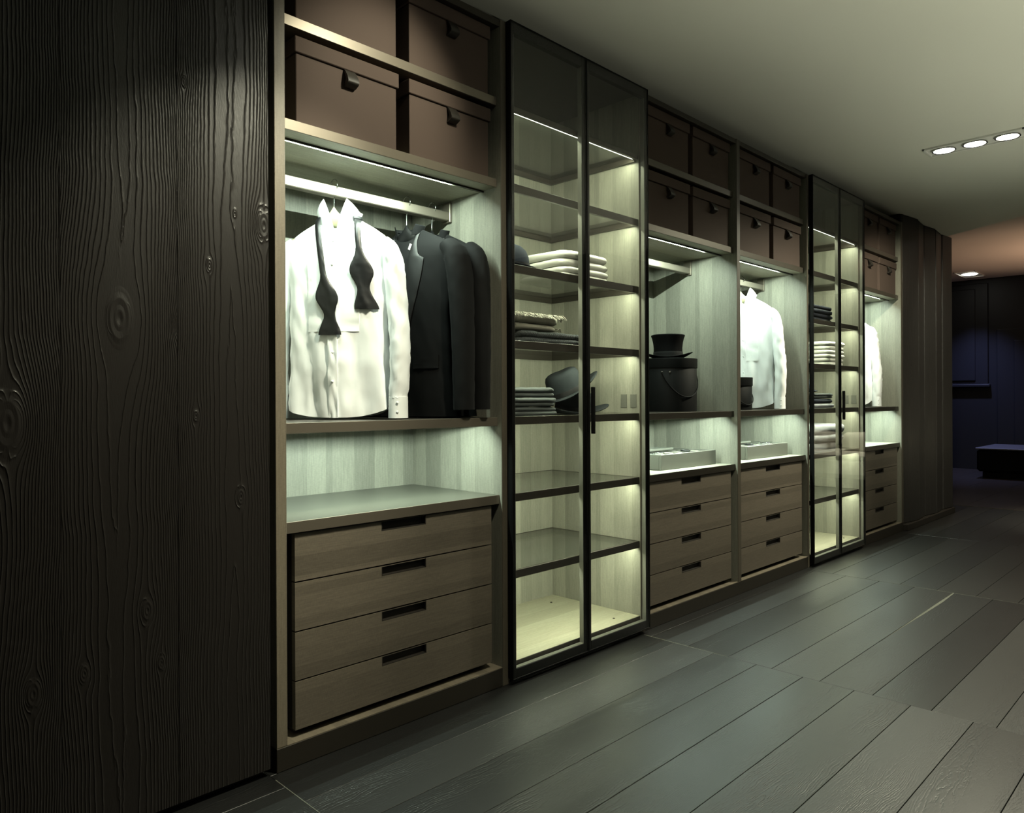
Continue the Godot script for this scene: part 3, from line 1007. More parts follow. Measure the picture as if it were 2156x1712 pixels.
func hat(called: String, label: String, at: Vector3, turn: float, kind: String, m: Material, band: Material) -> Node3D:
	var o := thing(called, label, "hat", at, turn, "hats on the shelves")
	var crown: PackedVector2Array
	var r0 := 0.092
	var R := 0.155
	var curl := 1.4
	var dent := 0.0
	if kind == "top":
		crown = PackedVector2Array([Vector2(0.084, 0.004), Vector2(0.081, 0.03), Vector2(0.080, 0.06), Vector2(0.083, 0.09), Vector2(0.090, 0.118), Vector2(0.095, 0.131), Vector2(0.094, 0.135), Vector2(0.088, 0.137), Vector2(0.05, 0.138), Vector2(0.0, 0.138)])
		r0 = 0.083
		R = 0.138
		curl = 1.6
	elif kind == "bowler":
		crown = PackedVector2Array([Vector2(0.092, 0.004), Vector2(0.093, 0.03), Vector2(0.090, 0.058), Vector2(0.080, 0.085), Vector2(0.062, 0.104), Vector2(0.040, 0.114), Vector2(0.018, 0.118), Vector2(0.0, 0.119)])
		R = 0.125
	else:
		crown = PackedVector2Array([Vector2(0.094, 0.004), Vector2(0.092, 0.03), Vector2(0.088, 0.06), Vector2(0.083, 0.088), Vector2(0.075, 0.104), Vector2(0.062, 0.111), Vector2(0.045, 0.113), Vector2(0.025, 0.113), Vector2(0.0, 0.113)])
		dent = 0.004
		R = 0.165
	part("crown", Shape.new().grid(bent(Shape.new().turned(crown, 48), 0.0, 1.12, dent, 0.09), true, true, false, false), m, o)
	var br := PackedVector2Array([Vector2(r0 - 0.006, 0.004), Vector2(r0 + 0.004, 0.0055), Vector2(R * 0.85, 0.006), Vector2(R - 0.002, 0.0085), Vector2(R, 0.0065), Vector2(R - 0.002, 0.0045), Vector2(R * 0.85, 0.002), Vector2(r0 - 0.006, 0.0)])
	part("brim", Shape.new().grid(bent(Shape.new().turned(br, 48), curl, 1.12, 0.0, 0.0), true, true, false, false), m, o)
	var hb := 0.028 if kind != "top" else 0.04
	var bd := PackedVector2Array([Vector2(crown[0].x + 0.0015, 0.006), Vector2(crown[1].x + 0.002, minf(hb, 0.03)), Vector2(lerpf(crown[1].x, crown[2].x, 0.3) + 0.0016, hb), Vector2(crown[1].x - 0.003, hb)])
	part("hat_band", Shape.new().grid(bent(Shape.new().turned(bd, 48), 0.0, 1.12, 0.0, 0.0), true, true, false, false), band, o)
	return o


func hat_box(label: String, at: Vector3, r: float, h: float, turn: float) -> void:
	var o := thing("hat_box", label, "hat box", at, turn, "black hat boxes")
	part("body", Shape.new().lathe(PackedVector2Array([Vector2(0, 0), Vector2(r - 0.003, 0), Vector2(r - 0.001, 0.001), Vector2(r - 0.001, h - 0.052), Vector2(0, h - 0.052)]), 56), M.black_card, o)
	part("lid", Shape.new().lathe(PackedVector2Array([Vector2(r - 0.001, h - 0.053), Vector2(r + 0.003, h - 0.053), Vector2(r + 0.0035, h - 0.002), Vector2(r + 0.002, h), Vector2(r * 0.5, h), Vector2(0, h)]), 56), M.black_card, o)
	# local +z looks at the room; angle f runs to the right
	for f in [-0.20, 0.06]:
		var e := part("eyelet", Shape.new().lathe(PackedVector2Array([Vector2(0.002, 0.003), Vector2(0.004, 0.0035), Vector2(0.0058, 0.002), Vector2(0.006, -0.001), Vector2(0.002, -0.001)]), 16), M.chrome, o, "chrome eyelet")
		e.position = Vector3(sin(f) * r, h - 0.078, cos(f) * r)
		e.rotation = Vector3(PI / 2, 0, 0)
		e.rotation.y = f
	var path := PackedVector3Array()
	for k in 41:
		var t := k / 40.0
		var f := lerpf(-0.20, 1.9, t)
		var y := h - 0.078 - (h * 0.55) * sin(PI * pow(t, 0.8)) * 0.85
		path.append(Vector3(sin(f) * (r + 0.004), y, cos(f) * (r + 0.004)))
	part("rope_handle", Shape.new().tube(path, 0.0032, 8), M.black_wool, o)


func valet_tray(label: String, at: Vector3, sd: int) -> void:
	# origin at the front right lower corner; it runs to the left (-x) and back (-z)
	var o := thing("valet_tray", label, "tray", at, 0.0, "jewellery trays on the counters")
	var w := 0.56
	var d := 0.40
	var h := 0.082
	part("front_board", B(-w, 0, 0, h, -0.014, 0.0, 0.002), M.tray_grey, o)
	part("back_board", B(-w, 0, 0, h, -d, -d + 0.014, 0.002), M.tray_grey, o)
	part("end_board", B(-0.014, 0, 0, h, -d + 0.0145, -0.0145, 0.002), M.tray_grey, o)
	part("end_board", B(-w, -w + 0.014, 0, h, -d + 0.0145, -0.0145, 0.002), M.tray_grey, o)
	part("base_board", B(-w + 0.0145, -0.0145, 0.0, 0.045, -d + 0.0145, -0.0145, 0.0), M.tray_suede, o)
	for k in 5:
		var x := -w + 0.014 + (w - 0.028) * (k + 1) / 6.0
		part("divider", B(x - 0.003, x + 0.003, 0.045, h - 0.006, -d + 0.0145, -0.0145, 0.001), M.tray_grey, o)
	part("divider", B(-w + 0.0145, -0.0145, 0.045, h - 0.007, -0.205, -0.199, 0.001), M.tray_grey, o)
	var r := RandomNumberGenerator.new()
	r.seed = sd
	for k in 6:
		for row in 2:
			var x := -w + 0.014 + (w - 0.028) * (k + 0.5) / 6.0
			var z := -0.11 - 0.19 * row
			var kind := r.randi_range(0, 2)
			var c := part("cushion", fold_mesh(0.062, 0.030, 0.075, 1, sd + k * 2 + row, 0.012), [M.white_linen, M.black_wool, M.tray_suede][kind], o)
			c.position = Vector3(x, 0.0455, z + 0.037)
			if kind != 2:
				var ring := PackedVector3Array()
				for q in 25:
					var a := TAU * q / 24.0
					ring.append(Vector3(cos(a) * 0.022, 0, sin(a) * 0.026))
				var wt := part("cufflink" if kind else "watch_strap", Shape.new().tube(ring, 0.0035, 7), M.chrome if kind == 0 else M.black_silk, o)
				wt.position = Vector3(x, 0.0795, z)
	part("glass_lid", B(-w, -0.16, h + 0.006, h + 0.012, -d, -0.19, 0.001), M.clear_glass, o, "clear glass lid slid back")
	part("lid_frame", B(-w, -0.16, h + 0.001, h + 0.0125, -0.192, -0.182, 0.001), M.tray_grey, o)


func fill_shelves() -> void:
	# nearer glass cabinet
	hat("bowler_hat", "blue grey bowler hat beside the cream linens, at the left end of their shelf", Vector3(0.155, 1.6695, -0.19), 20.0, "bowler", M.blue_grey_felt, M.black_silk)
	pile("folded_linen", ["cream folded linen, lowest of the pile beside the blue grey hat", "cream folded linen, second from below beside the blue grey hat", "cream folded linen, third from below beside the blue grey hat", "cream folded linen, topmost of the pile beside the blue grey hat"], "linen", "cream linens beside the blue grey hat", Vector3(0.585, 1.669, -0.075), 0.36, 0.30, [[0.022, 1], [0.026, 1], [0.032, 1], [0.034, 1]], [M.cream_wool, M.cream_wool, M.cream_wool, M.cream_wool], 31)
	pile("folded_throw", ["dark grey knitted throw folded flat under the fringed sand blankets"], "throw", "", Vector3(0.37, 1.364, -0.075), 0.47, 0.34, [[0.052, 2]], [M.grey_knit], 41)
	var y := 1.364 + 0.0575
	for k in 2:
		var o := thing("fringed_blanket", ["sand coloured folded blanket lying directly on the dark grey knitted throw", "sand coloured fringed blanket, topmost on its shelf"][k], "blanket", Vector3(0.235 + 0.01 * k, y, -0.10), 0.0, "sand blankets on the knitted throw")
		part("folded_cloth", fold_mesh(0.36, [0.028, 0.038][k], 0.32, 1, 61 + k, 0.013), M.sand_wool, o)
		var f := part("fringe", fringe(0.165, -0.31, -0.005, [0.016, 0.036][k], [60, 90][k], 5 + k), M.sand_wool, o)
		f.set_meta("kind", "stuff")
		if k == 1:
			var f2 := part("fringe", fringe(0.0, -0.17, 0.17, 0.038, 110, 9), M.sand_wool, o)
			f2.rotation_degrees.y = -90.0
			f2.set_meta("kind", "stuff")
		y += [0.030, 0.0][k]
	pile("folded_sweater", ["grey wool sweater, lowest of three beside the two fedoras", "grey wool sweater, middle of three beside the two fedoras", "grey wool sweater, topmost of three beside the two fedoras"], "sweater", "grey sweaters beside the fedoras", Vector3(0.215, 1.058, -0.075), 0.345, 0.30, [[0.034, 2], [0.036, 2], [0.040, 2]], [M.grey_wool, M.grey_wool, M.grey_wool], 51)
	hat("fedora", "grey felt fedora standing on the shelf under another fedora", Vector3(0.655, 1.0585, -0.235), -35.0, "fedora", M.grey_felt, M.black_silk)
	var h := hat("fedora", "grey felt fedora tilted on top of another fedora, behind the grey sweaters", Vector3(0.615, 1.155, -0.235), -40.0, "fedora", M.grey_felt, M.black_silk)
	h.rotation_degrees = Vector3(10, -50, 22)
	# double bay
	hat_box("large round black hat box with rope handle, under the top hat", Vector3(1.57, 1.0565, -0.31), 0.166, 0.297, -55.0)
	hat("top_hat", "black top hat standing on the large round hat box", Vector3(1.565, 1.3545, -0.30), -57.0, "top", M.black_felt, M.black_wool)
	hat_box("small round black hat box beside the hanging white shirt", Vector3(2.30, 1.0565, -0.30), 0.125, 0.205, -50.0)
	valet_tray("grey compartment tray on the counter under the hat box shelf", Vector3(1.795, 0.7511, -0.13), 3)
	valet_tray("grey compartment tray on the counter under the hanging white shirt", Vector3(2.735, 0.7511, -0.13), 8)
	# farther glass cabinet
	pile("folded_jeans", ["dark folded jeans, lowest of the dark pile", "dark folded jeans, second from below in the dark pile", "dark folded jeans, third from below in the dark pile", "dark folded jeans, topmost of the dark pile"], "jeans", "dark jeans in the farther glass cabinet", Vector3(3.22, 1.669, -0.075), 0.42, 0.32, [[0.026, 1], [0.026, 1], [0.028, 1], [0.026, 1]], [M.navy_denim, M.navy_denim, M.navy_denim, M.navy_denim], 71)
	pile("folded_linen", ["white folded linen, lowest of the tall white pile", "white folded linen, second from below in the tall white pile", "white folded linen, third from below in the tall white pile", "white folded linen, third from the top in the tall white pile", "white folded linen, second from the top in the tall white pile", "white folded linen, topmost of the tall white pile"], "linen", "white linens in the farther glass cabinet", Vector3(3.46, 1.364, -0.075), 0.36, 0.32, [[0.026, 1], [0.026, 1], [0.026, 1], [0.026, 1], [0.028, 1], [0.028, 1]], [M.cream_wool, M.cream_wool, M.cream_wool, M.cream_wool, M.cream_wool, M.cream_wool], 81)
	y = pile("folded_sweater", ["pale grey sweater, lowest of the pile under the far blue grey hat", "dark grey sweater, middle of the pile under the far blue grey hat", "grey sweater, topmost of the pile under the far blue grey hat"], "sweater", "sweaters under the far hat", Vector3(3.24, 1.058, -0.075), 0.38, 0.32, [[0.030, 1], [0.032, 1], [0.036, 2]], [M.light_grey_knit, M.navy_denim, M.grey_wool], 91)
	hat("bowler_hat", "blue grey bowler hat on the sweaters in the farther glass cabinet", Vector3(3.10, y + 0.004, -0.23), 10.0, "bowler", M.blue_grey_felt, M.black_silk)
	pile("folded_blanket", ["pale grey thick folded blanket, lowest of the grey pile", "grey knitted folded blanket, middle of the grey pile", "grey knitted folded blanket, topmost of the grey pile"], "blanket", "grey blankets in the farther glass cabinet", Vector3(3.36, 0.750, -0.08), 0.56, 0.36, [[0.058, 1], [0.055, 1], [0.064, 1]], [M.light_grey_knit, M.light_grey_knit, M.light_grey_knit], 95)


# ---------------------------------------------------------------- clothes
# body table rows: height, half width, half depth; neck at the top
func garment_point(tab: Array, th: float, y: float, front_drop: float, folds: float, sd: float) -> Vector3:
	var k := 0
	while k < tab.size() - 2 and y < tab[k + 1][0]:
		k += 1
	var t := clampf((tab[k][0] - y) / (tab[k][0] - tab[k + 1][0]), 0.0, 1.0)
	var w: float = lerpf(tab[k][1], tab[k + 1][1], t)
	var d: float = lerpf(tab[k][2], tab[k + 1][2], t)
	var s := sin(th)
	var c := cos(th)
	var x := w * signf(s) * pow(absf(s), 0.82)
	var z := d * signf(c) * pow(absf(c), 0.82)
	var top: float = tab[0][0]
	var low: float = clampf((top - 0.12 - y) / (top - 0.12), 0.0, 1.0)
	var f := folds * low * (sin(th * 7.0 + sd + y * 2.0) * 0.6 + cloth_noise.get_noise_3d(x * 14.0 + sd, y * 3.0, z * 10.0) * 1.5)
	f += folds * 0.45 * cloth_noise.get_noise_3d(x * 30.0 + y * 9.0 + sd, y * 5.0, z * 20.0) * clampf((top - y) / 0.2, 0.0, 1.0)
	var out := Vector3(s, 0, c)
	var drop := front_drop * maxf(0.0, c) * clampf(1.0 - (top - y) / 0.12, 0.0, 1.0)
	return Vector3(x, y - drop, z) + out * f


func garment_body(tab: Array, y_end: float, front_drop: float, folds: float, sd: float, tail: float, open_front := 0.0) -> Shape:
	var rows := []
	var top: float = tab[0][0]
	var N := 46
	for j in N + 1:
		var t := float(j) / N
		t = pow(t, 1.35)
		var row := PackedVector3Array()
		var K := 72
		for i in K:
			var th := TAU * i / K
			var hem := y_end + tail * pow(absf(sin(th)), 3.0)
			var y := lerpf(top, hem, t)
			row.append(garment_point(tab, th, y, front_drop, folds, sd))
		rows.append(row)
	return Shape.new().grid(rows, true, true, false, false)


# path rows: centre, half width across (x), half depth (z)
func sleeve(path: Array, folds: float, sd: float, cap_top := true) -> Shape:
	var rows := []
	var N := 40
	for j in N + 1:
		var t := float(j) / N * (path.size() - 1)
		var k := mini(int(t), path.size() - 2)
		var f := t - k
		var p0: Array = path[maxi(k - 1, 0)]
		var p1: Array = path[k]
		var p2: Array = path[k + 1]
		var p3: Array = path[mini(k + 2, path.size() - 1)]
		var c: Vector3 = p1[0].cubic_interpolate(p2[0], p0[0], p3[0], f)
		var rx: float = lerpf(p1[1], p2[1], f)
		var rz: float = lerpf(p1[2], p2[2], f)
		var tg: Vector3 = (p2[0] - p1[0]).normalized()
		var ax := Vector3(-tg.y, tg.x, 0).normalized() * (1.0 if tg.y < 0 else -1.0)
		var row := PackedVector3Array()
		for i in 28:
			var a := TAU * i / 28.0
			var wr := 1.0 + folds * (cloth_noise.get_noise_3d(cos(a) * 2.0 + sd, c.y * 22.0 + sin(a) * 3.0, sin(a) * 2.0) * 1.2 + 0.25 * sin(c.y * 60.0 + 3.0 * cos(a) + sd))
			row.append(c + ax * cos(a) * rx * wr + Vector3(0, 0, 1) * sin(a) * rz * wr)
		rows.append(row)
	return Shape.new().grid(rows, true, true, cap_top, false)


# a strip of cloth lying on the front of a garment between x0 and x1, from y0 down to y1
func overlay(tab: Array, x0: float, x1: float, y0: float, y1: float, lift: float, front_drop: float, folds: float, sd: float) -> Shape:
	var rows := []
	var cols := 7
	for j in 41:
		var y := lerpf(y0, y1, j / 40.0)
		var row := PackedVector3Array()
		var w := 0.2
		var xs := []
		for i in cols:
			xs.append(lerpf(x0, x1, i / float(cols - 1)))
		for i in cols + 4:
			var q := clampi(i - 2, 0, cols - 1)
			var th := front_angle(tab, xs[q], y)
			var p := garment_point(tab, th, y, front_drop, folds, sd)
			var up := lift if i >= 2 and i < cols + 2 else (-0.003 if i == 0 or i == cols + 3 else lift * 0.85)
			row.append(p + Vector3(0, 0, up))
		rows.append(row)
	return Shape.new().grid(rows, false, false)


func front_angle(tab: Array, x: float, y: float) -> float:
	var k := 0
	while k < tab.size() - 2 and y < tab[k + 1][0]:
		k += 1
	var t := clampf((tab[k][0] - y) / (tab[k][0] - tab[k + 1][0]), 0.0, 1.0)
	var w: float = lerpf(tab[k][1], tab[k + 1][1], t)
	return asin(clampf(signf(x) * pow(absf(x) / w, 1.0 / 0.82), -0.98, 0.98))


func standing_collar(y: float, rx: float, rz: float, tall: float, drop: float, tip: float, lean: float, peak := 0.75, base_angle := 3.0) -> Shape:
	var rows := []
	for j in 9:
		var t := j / 8.0
		var f0 := deg_to_rad(lerpf(base_angle, tip, pow(t, 1.2)))
		var row := PackedVector3Array()
		for i in 49:
			var f := lerpf(f0, TAU - f0, i / 48.0)
			var front := pow((1.0 + cos(f)) / 2.0, 1.4)
			var b := y - drop * front
			var fd := minf(f, TAU - f)
			var e := y + tall * (0.30 + peak * clampf(1.0 - (fd - 0.52) / 0.75, 0.0, 1.0) + 0.12 * pow((1.0 - cos(f)) / 2.0, 3.0))
			var k := 1.0 + lean * t
			row.append(Vector3(sin(f) * rx * k, lerpf(b, e, t), cos(f) * rz * k))
		rows.append(row)
	# thickness: come back down inside
	for j in 9:
		var src: PackedVector3Array = rows[8 - j]
		var row := PackedVector3Array()
		for p in src:
			row.append(Vector3(p.x * 0.965, p.y - 0.001, p.z * 0.965))
		rows.append(row)
	return Shape.new().grid(rows, false, true)


func hanger(label: String, at: Vector3, turn: float, m: Material, drop: float, span := 0.19) -> void:
	# at: the middle of the rail's upper face
	var o := thing("coat_hanger", label, "hanger", at, turn, "hangers on the rails")
	var path := PackedVector3Array()
	for k in 19:
		var a := deg_to_rad(lerpf(-35.0, 205.0, k / 18.0))
		path.append(Vector3(cos(a) * 0.026, 0.0035 + sin(a) * 0.026 - 0.022, 0.0))
	path.reverse()
	var tail := PackedVector3Array()
	# the open end of the hook in front, the shaft down the middle
	for k in 15:
		var a := deg_to_rad(lerpf(200.0, -60.0, k / 14.0))
		tail.append(Vector3(0.0, 0.004 + 0.024 * sin(a) - 0.0, 0.024 * cos(a)))
	tail.append(Vector3(0, -0.035, 0.004))
	tail.append(Vector3(0, -0.05, 0.0))
	tail.append(Vector3(0, -drop, 0.0))
	var hk := part("hook", Shape.new().tube(tail, 0.0018, 8), M.chrome, o, "chrome hook")
	# the hook turns over the rail whatever way the hanger faces
	hk.rotation_degrees.y = -turn
	var rows := []
	for j in 25:
		var x := lerpf(-span, span, j / 24.0)
		var e := absf(x) / span
		var yc := -drop - 0.02 - 0.095 * pow(e, 0.9)
		var hh := lerpf(0.040, 0.010, sqrt(e))
		var hd := lerpf(0.011, 0.016, e)
		var row := PackedVector3Array()
		for i in 14:
			var a := TAU * i / 14.0
			row.append(Vector3(x, yc + sin(a) * hh, cos(a) * hd + 0.02 * e * e))
		rows.append(row)
	part("yoke", Shape.new().grid(rows, true, true, true, true), m, o)


const SHIRT := [[0.742, 0.066, 0.052], [0.725, 0.092, 0.058], [0.700, 0.135, 0.066], [0.672, 0.172, 0.072], [0.645, 0.196, 0.076], [0.615, 0.204, 0.080], [0.56, 0.196, 0.086], [0.45, 0.188, 0.088], [0.25, 0.186, 0.082], [0.0, 0.196, 0.080], [-0.1, 0.198, 0.080]]


func shirt(label: String, at: Vector3, turn: float, sd: float) -> Node3D:
	var o := thing("dress_shirt", label, "shirt", at, turn, "white shirts on the rails")
	part("body", garment_body(SHIRT, 0.006, 0.055, 0.015, sd, 0.045), M.white_cotton, o)
	for s: float in [-1.0, 1.0]:
		part("sleeve", sleeve([[Vector3(s * 0.160, 0.650, 0.0), 0.028, 0.052], [Vector3(s * 0.192, 0.605, 0.0), 0.036, 0.066], [Vector3(s * 0.207, 0.52, 0.006), 0.038, 0.062], [Vector3(s * 0.218, 0.40, 0.012), 0.037, 0.056], [Vector3(s * 0.229, 0.28, 0.020), 0.037, 0.054], [Vector3(s * 0.229, 0.17, 0.026), 0.035, 0.050], [Vector3(s * 0.224, 0.075, 0.03), 0.032, 0.044]], 0.13, sd + s * 3.0), M.white_cotton, o)
		var cf := part("cuff", sleeve([[Vector3(s * 0.224, 0.080, 0.03), 0.034, 0.045], [Vector3(s * 0.224, 0.042, 0.031), 0.0345, 0.046], [Vector3(s * 0.224, 0.003, 0.032), 0.0355, 0.047]], 0.012, sd, true), M.white_cotton_trim, o)
		for q in [0.025, 0.058]:
			var b := part("button", Shape.new().lathe(PackedVector2Array([Vector2(0, 0.002), Vector2(0.004, 0.002), Vector2(0.005, 0.0), Vector2(0.0, 0.0)]), 12), M.white_cotton_trim, cf)
			b.position = Vector3(s * 0.224 + 0.008, q, 0.032 + 0.045)
			b.rotation.x = PI / 2
	part("collar", standing_collar(0.738, 0.070, 0.055, 0.060, 0.056, 31.0, 0.20), M.white_cotton_trim, o)
	part("bib", overlay(SHIRT, -0.095, 0.095, 0.655, 0.315, 0.0025, 0.055, 0.015, sd), M.white_cotton, o, "stiff bib front")
	var pl := part("placket", overlay(SHIRT, -0.017, 0.017, 0.682, 0.005, 0.0055, 0.055, 0.015, sd), M.white_cotton_trim, o)
	for k in 6:
		var y := 0.66 - 0.105 * k
		var p := garment_point(SHIRT, 0.0, y, 0.055, 0.015, sd)
		var b := part("button", Shape.new().lathe(PackedVector2Array([Vector2(0, 0.0022), Vector2(0.004, 0.0022), Vector2(0.0052, 0.0), Vector2(0.0, 0.0)]), 14), M.white_cotton_trim, pl)
		b.position = p + Vector3(0, 0, 0.006)
		b.rotation.x = PI / 2
	return o


# an untied bow tie hung round the collar: two ends of other lengths; widths along the way down
func bow_tie(at: Vector3, turn: float, sd: float) -> void:
	var o := thing("bow_tie", "black silk bow tie, untied, hanging round the collar of the nearest white shirt", "bow tie", at, turn)
	var ends := [[-0.066, -0.016, 0.735, 0.302], [0.082, 0.118, 0.725, 0.395]]
	for e in ends:
		var rows := []
		var y0: float = e[2]
		var y1: float = e[3]
		var L := 0.215
		for j in 61:
			var y := lerpf(y0, y1, j / 60.0)
			var up := y - y1
			var w := 0.0105
			if up < L:
				var q := up / L
				# blade: wide at the very end, waist, wide bulge, then the narrow band
				if q < 0.34:
					w = lerpf(0.042, 0.021, smoothstep(0.0, 1.0, q / 0.34))
				elif q < 0.62:
					w = lerpf(0.021, 0.041, smoothstep(0.0, 1.0, (q - 0.34) / 0.28))
				else:
					w = lerpf(0.041, 0.012, smoothstep(0.0, 1.0, (q - 0.62) / 0.38))
			var xc := lerpf(e[0], e[1], clampf((y0 - y) / (y0 - 0.42), 0.0, 1.15))
			var row := PackedVector3Array()
			for i in 9:
				var x := xc + w * lerpf(-1.0, 1.0, i / 8.0)
				var th := front_angle(SHIRT, x, y)
				var p := garment_point(SHIRT, th, y, 0.055, 0.015, sd)
				row.append(Vector3(x, y, p.z + 0.011 + 0.002 * cos((i - 4) * 0.6)))
			for i in 9:
				var p: Vector3 = row[8 - i]
				row.append(p - Vector3(0, 0, 0.003))
			rows.append(row)
		part("tie_end", Shape.new().grid(rows, true, true, true, true), M.black_silk, o)
	# the band round the back of the neck
	var path := PackedVector3Array()
	for k in 21:
		var f := deg_to_rad(lerpf(52.0, 308.0, k / 20.0))
		path.append(Vector3(sin(f) * 0.080, 0.738 - 0.012 * cos(f), cos(f) * 0.066))
	part("neck_band", Shape.new().tube(path, 0.004, 8, 2.2), M.black_silk, o)


const JACKET := [[0.745, 0.060, 0.050], [0.730, 0.092, 0.056], [0.708, 0.140, 0.062], [0.686, 0.182, 0.066], [0.660, 0.212, 0.070], [0.63, 0.222, 0.074], [0.55, 0.214, 0.078], [0.40, 0.196, 0.078], [0.25, 0.198, 0.078], [0.0, 0.218, 0.080], [-0.1, 0.22, 0.08]]


func jacket(label: String, at: Vector3, turn: float, sd: float, thin: float) -> void:
	var o := thing("suit_jacket", label, "jacket", at, turn, "black jackets beside the white shirt")
	var tab := []
	for r in JACKET:
		tab.append([r[0], r[1], r[2] * thin])
	part("body", garment_body(tab, 0.004, 0.05, 0.007, sd, 0.0), M.black_wool, o)
	for s: float in [-1.0, 1.0]:
		# the far sleeve is folded in against the back of the wardrobe
		var q := 1.0 if s > 0.0 else 0.80
		part("sleeve", sleeve([[Vector3(s * 0.185 * q, 0.672, 0.0), 0.032, 0.062 * thin], [Vector3(s * 0.225 * q, 0.622, 0.0), 0.046 * q, 0.084 * thin], [Vector3(s * 0.246 * q, 0.54, 0.004), 0.047 * q, 0.084 * thin], [Vector3(s * 0.258 * q, 0.42, 0.010), 0.044 * q, 0.076 * thin], [Vector3(s * 0.266 * q, 0.28, 0.014), 0.042 * q, 0.070 * thin], [Vector3(s * 0.270 * q, 0.14, 0.018), 0.040 * q, 0.064 * thin], [Vector3(s * 0.272 * q, 0.030, 0.020), 0.039 * q, 0.060 * thin]], 0.05, sd + s), M.black_wool, o)
		# lapel: a leaf of cloth from the collar down to the button
		var rows := []
		for j in 33:
			var t := j / 32.0
			var y := lerpf(0.742, 0.305, t)
			var inner: float = s * lerpf(0.050, 0.003, pow(t, 0.85))
			var wide := 0.020 + 0.058 * sin(PI * pow(t, 0.62)) * (1.0 - 0.25 * t)
			if t < 0.22:
				wide = lerpf(0.014, 0.044, t / 0.22)
			elif t < 0.27:
				wide *= 0.72
			var row := PackedVector3Array()
			for i in 6:
				var x: float = inner + s * wide * i / 5.0
				var p := garment_point(tab, front_angle(tab, x, y), y, 0.05, 0.007, sd)
				row.append(p + Vector3(0, 0, 0.006 + 0.005 * sin(PI * i / 5.0)))
			for i in 6:
				row.append(row[5 - i] - Vector3(0, 0, 0.0035))
			rows.append(row)
		part("lapel", Shape.new().grid(rows, true, true, true, true), M.black_lapel, o)
		var pk := part("pocket_flap", overlay(tab, minf(s * 0.06, s * 0.17), maxf(s * 0.06, s * 0.17), 0.24, 0.19, 0.006, 0.05, 0.007, sd), M.black_wool, o)
	# opening between the lapels with the lining behind
	var rows2 := []
	for j in 25:
		var t := j / 24.0
		var y := lerpf(0.738, 0.31, t)
		var hw := lerpf(0.050, 0.003, pow(t, 0.85))
		var row := PackedVector3Array()
		for i in 7:
			var x := lerpf(-hw, hw, i / 6.0)
			var p := garment_point(tab, front_angle(tab, x, y), y, 0.05, 0.007, sd)
			row.append(p + Vector3(0, 0, 0.0015))
		rows2.append(row)
	part("lining", Shape.new().grid(rows2, false, false), M.black_silk, o, "dark silk lining")
	part("collar", standing_collar(0.744, 0.062, 0.052 * thin + 0.008, 0.046, 0.03, 50.0, 0.10, 0.15, 34.0), M.black_wool, o)
	for k in 2:
		var y := 0.29 - 0.09 * k
		var p := garment_point(tab, 0.06, y, 0.05, 0.007, sd)
		var b := part("button", Shape.new().lathe(PackedVector2Array([Vector2(0, 0.004), Vector2(0.007, 0.004), Vector2(0.009, 0.0), Vector2(0.0, 0.0)]), 16), M.black_plastic, o)
		b.position = p + Vector3(0, 0, 0.003)
		b.rotation.x = PI / 2
	if thin < 0.6:
		return
	var tg := part("label_tag", B(-0.006, 0.006, -0.012, 0.012, -0.0008, 0.0008, 0.0), M.white_linen, o, "white tag at the collar")
	tg.position = garment_point(tab, front_angle(tab, 0.038, 0.70), 0.70, 0.05, 0.007, sd) + Vector3(0, 0, 0.004)
	tg.rotation_degrees.z = -25


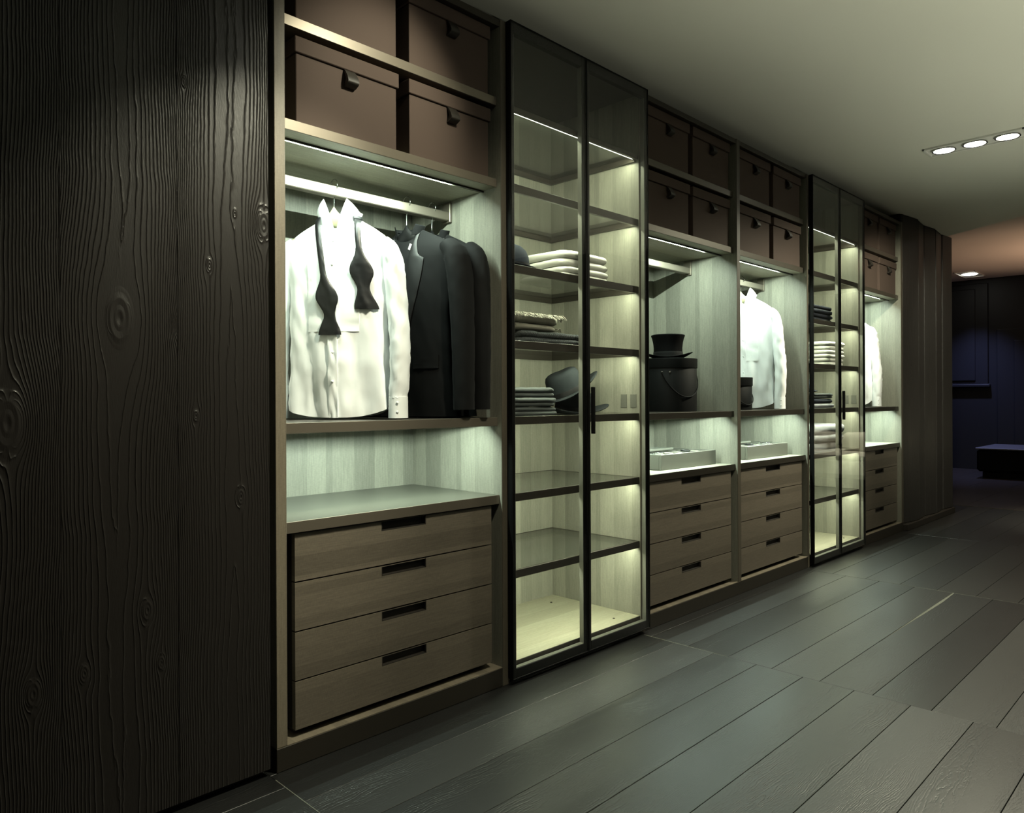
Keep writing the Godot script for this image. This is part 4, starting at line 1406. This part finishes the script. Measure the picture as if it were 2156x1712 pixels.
func hang_clothes() -> void:
	cloth_noise.seed = 12
	cloth_noise.frequency = 1.0
	var ry := 1.9165
	hanger("pale wooden hanger holding the nearest white shirt with the bow tie", Vector3(-0.578, ry, -0.35), -50.0, M.pale_wood, 0.092, 0.15)
	shirt("white bib-front dress shirt in the nearest bay, with an untied bow tie", Vector3(-0.562, 1.058, -0.335), -50.0, 1.0)
	bow_tie(Vector3(-0.562, 1.058, -0.335), -50.0, 1.0)
	hanger("black hanger holding the black jacket next to the white shirt", Vector3(-0.245, ry, -0.35), -76.0, M.black_plastic, 0.105, 0.16)
	jacket("black suit jacket hanging next to the nearest white shirt", Vector3(-0.243, 1.058, -0.330), -76.0, 4.0, 0.70)
	hanger("black hanger holding the black jacket nearest the side panel", Vector3(-0.115, ry, -0.35), -86.0, M.black_plastic, 0.105, 0.16)
	jacket("black suit jacket hanging last on the rail, against the side panel", Vector3(-0.106, 1.058, -0.330), -87.0, 9.0, 0.52)
	hanger("pale wooden hanger holding the white shirt beside the small hat box", Vector3(2.52, ry, -0.35), -65.0, M.pale_wood, 0.092, 0.15)
	shirt("white dress shirt hanging beside the small black hat box", Vector3(2.53, 1.058, -0.335), -65.0, 7.0)
	hanger("pale wooden hanger holding the shirt in the farthest bay", Vector3(4.30, ry, -0.35), -65.0, M.pale_wood, 0.092, 0.15)
	shirt("white dress shirt hanging in the farthest open bay", Vector3(4.31, 1.058, -0.335), -65.0, 3.0)


func _ready() -> void:
	# camera
	var cam := Camera3D.new()
	cam.name = "camera"
	cam.projection = Camera3D.PROJECTION_FRUSTUM
	cam.near = 0.05
	cam.far = 60.0
	cam.size = 2.0 * 0.05 * 856.0 / 1554.0
	cam.frustum_offset = Vector2(0.0, -13.3 / 1554.0 * 0.05)
	var a := deg_to_rad(44.9165)
	var rl := deg_to_rad(-0.2459)
	var F := Vector3(cos(a), 0, -sin(a))
	var R0 := Vector3(sin(a), 0, cos(a))
	var R := R0 * cos(rl) + Vector3.UP * sin(rl)
	var U := Vector3.UP * cos(rl) - R0 * sin(rl)
	cam.transform = Transform3D(Basis(R, U, -F), Vector3(-2.051, 1.1236, 2.0454))
	add_child(cam)
	cam.current = true
	# environment: a closed room, no sky light
	var we := WorldEnvironment.new()
	we.name = "environment"
	var env := Environment.new()
	env.background_mode = Environment.BG_COLOR
	env.background_color = Color(0.01, 0.01, 0.012)
	env.tonemap_mode = Environment.TONE_MAPPER_LINEAR
	env.tonemap_exposure = 1.0
	env.sdfgi_enabled = true
	env.ssao_enabled = true
	env.ssil_enabled = true
	we.environment = env
	add_child(we)
	rng.seed = 5
	make_materials()
	ceiling_spots()
	build_room()
	build_wardrobes()
	build_bed()
	fill_shelves()
	hang_clothes()
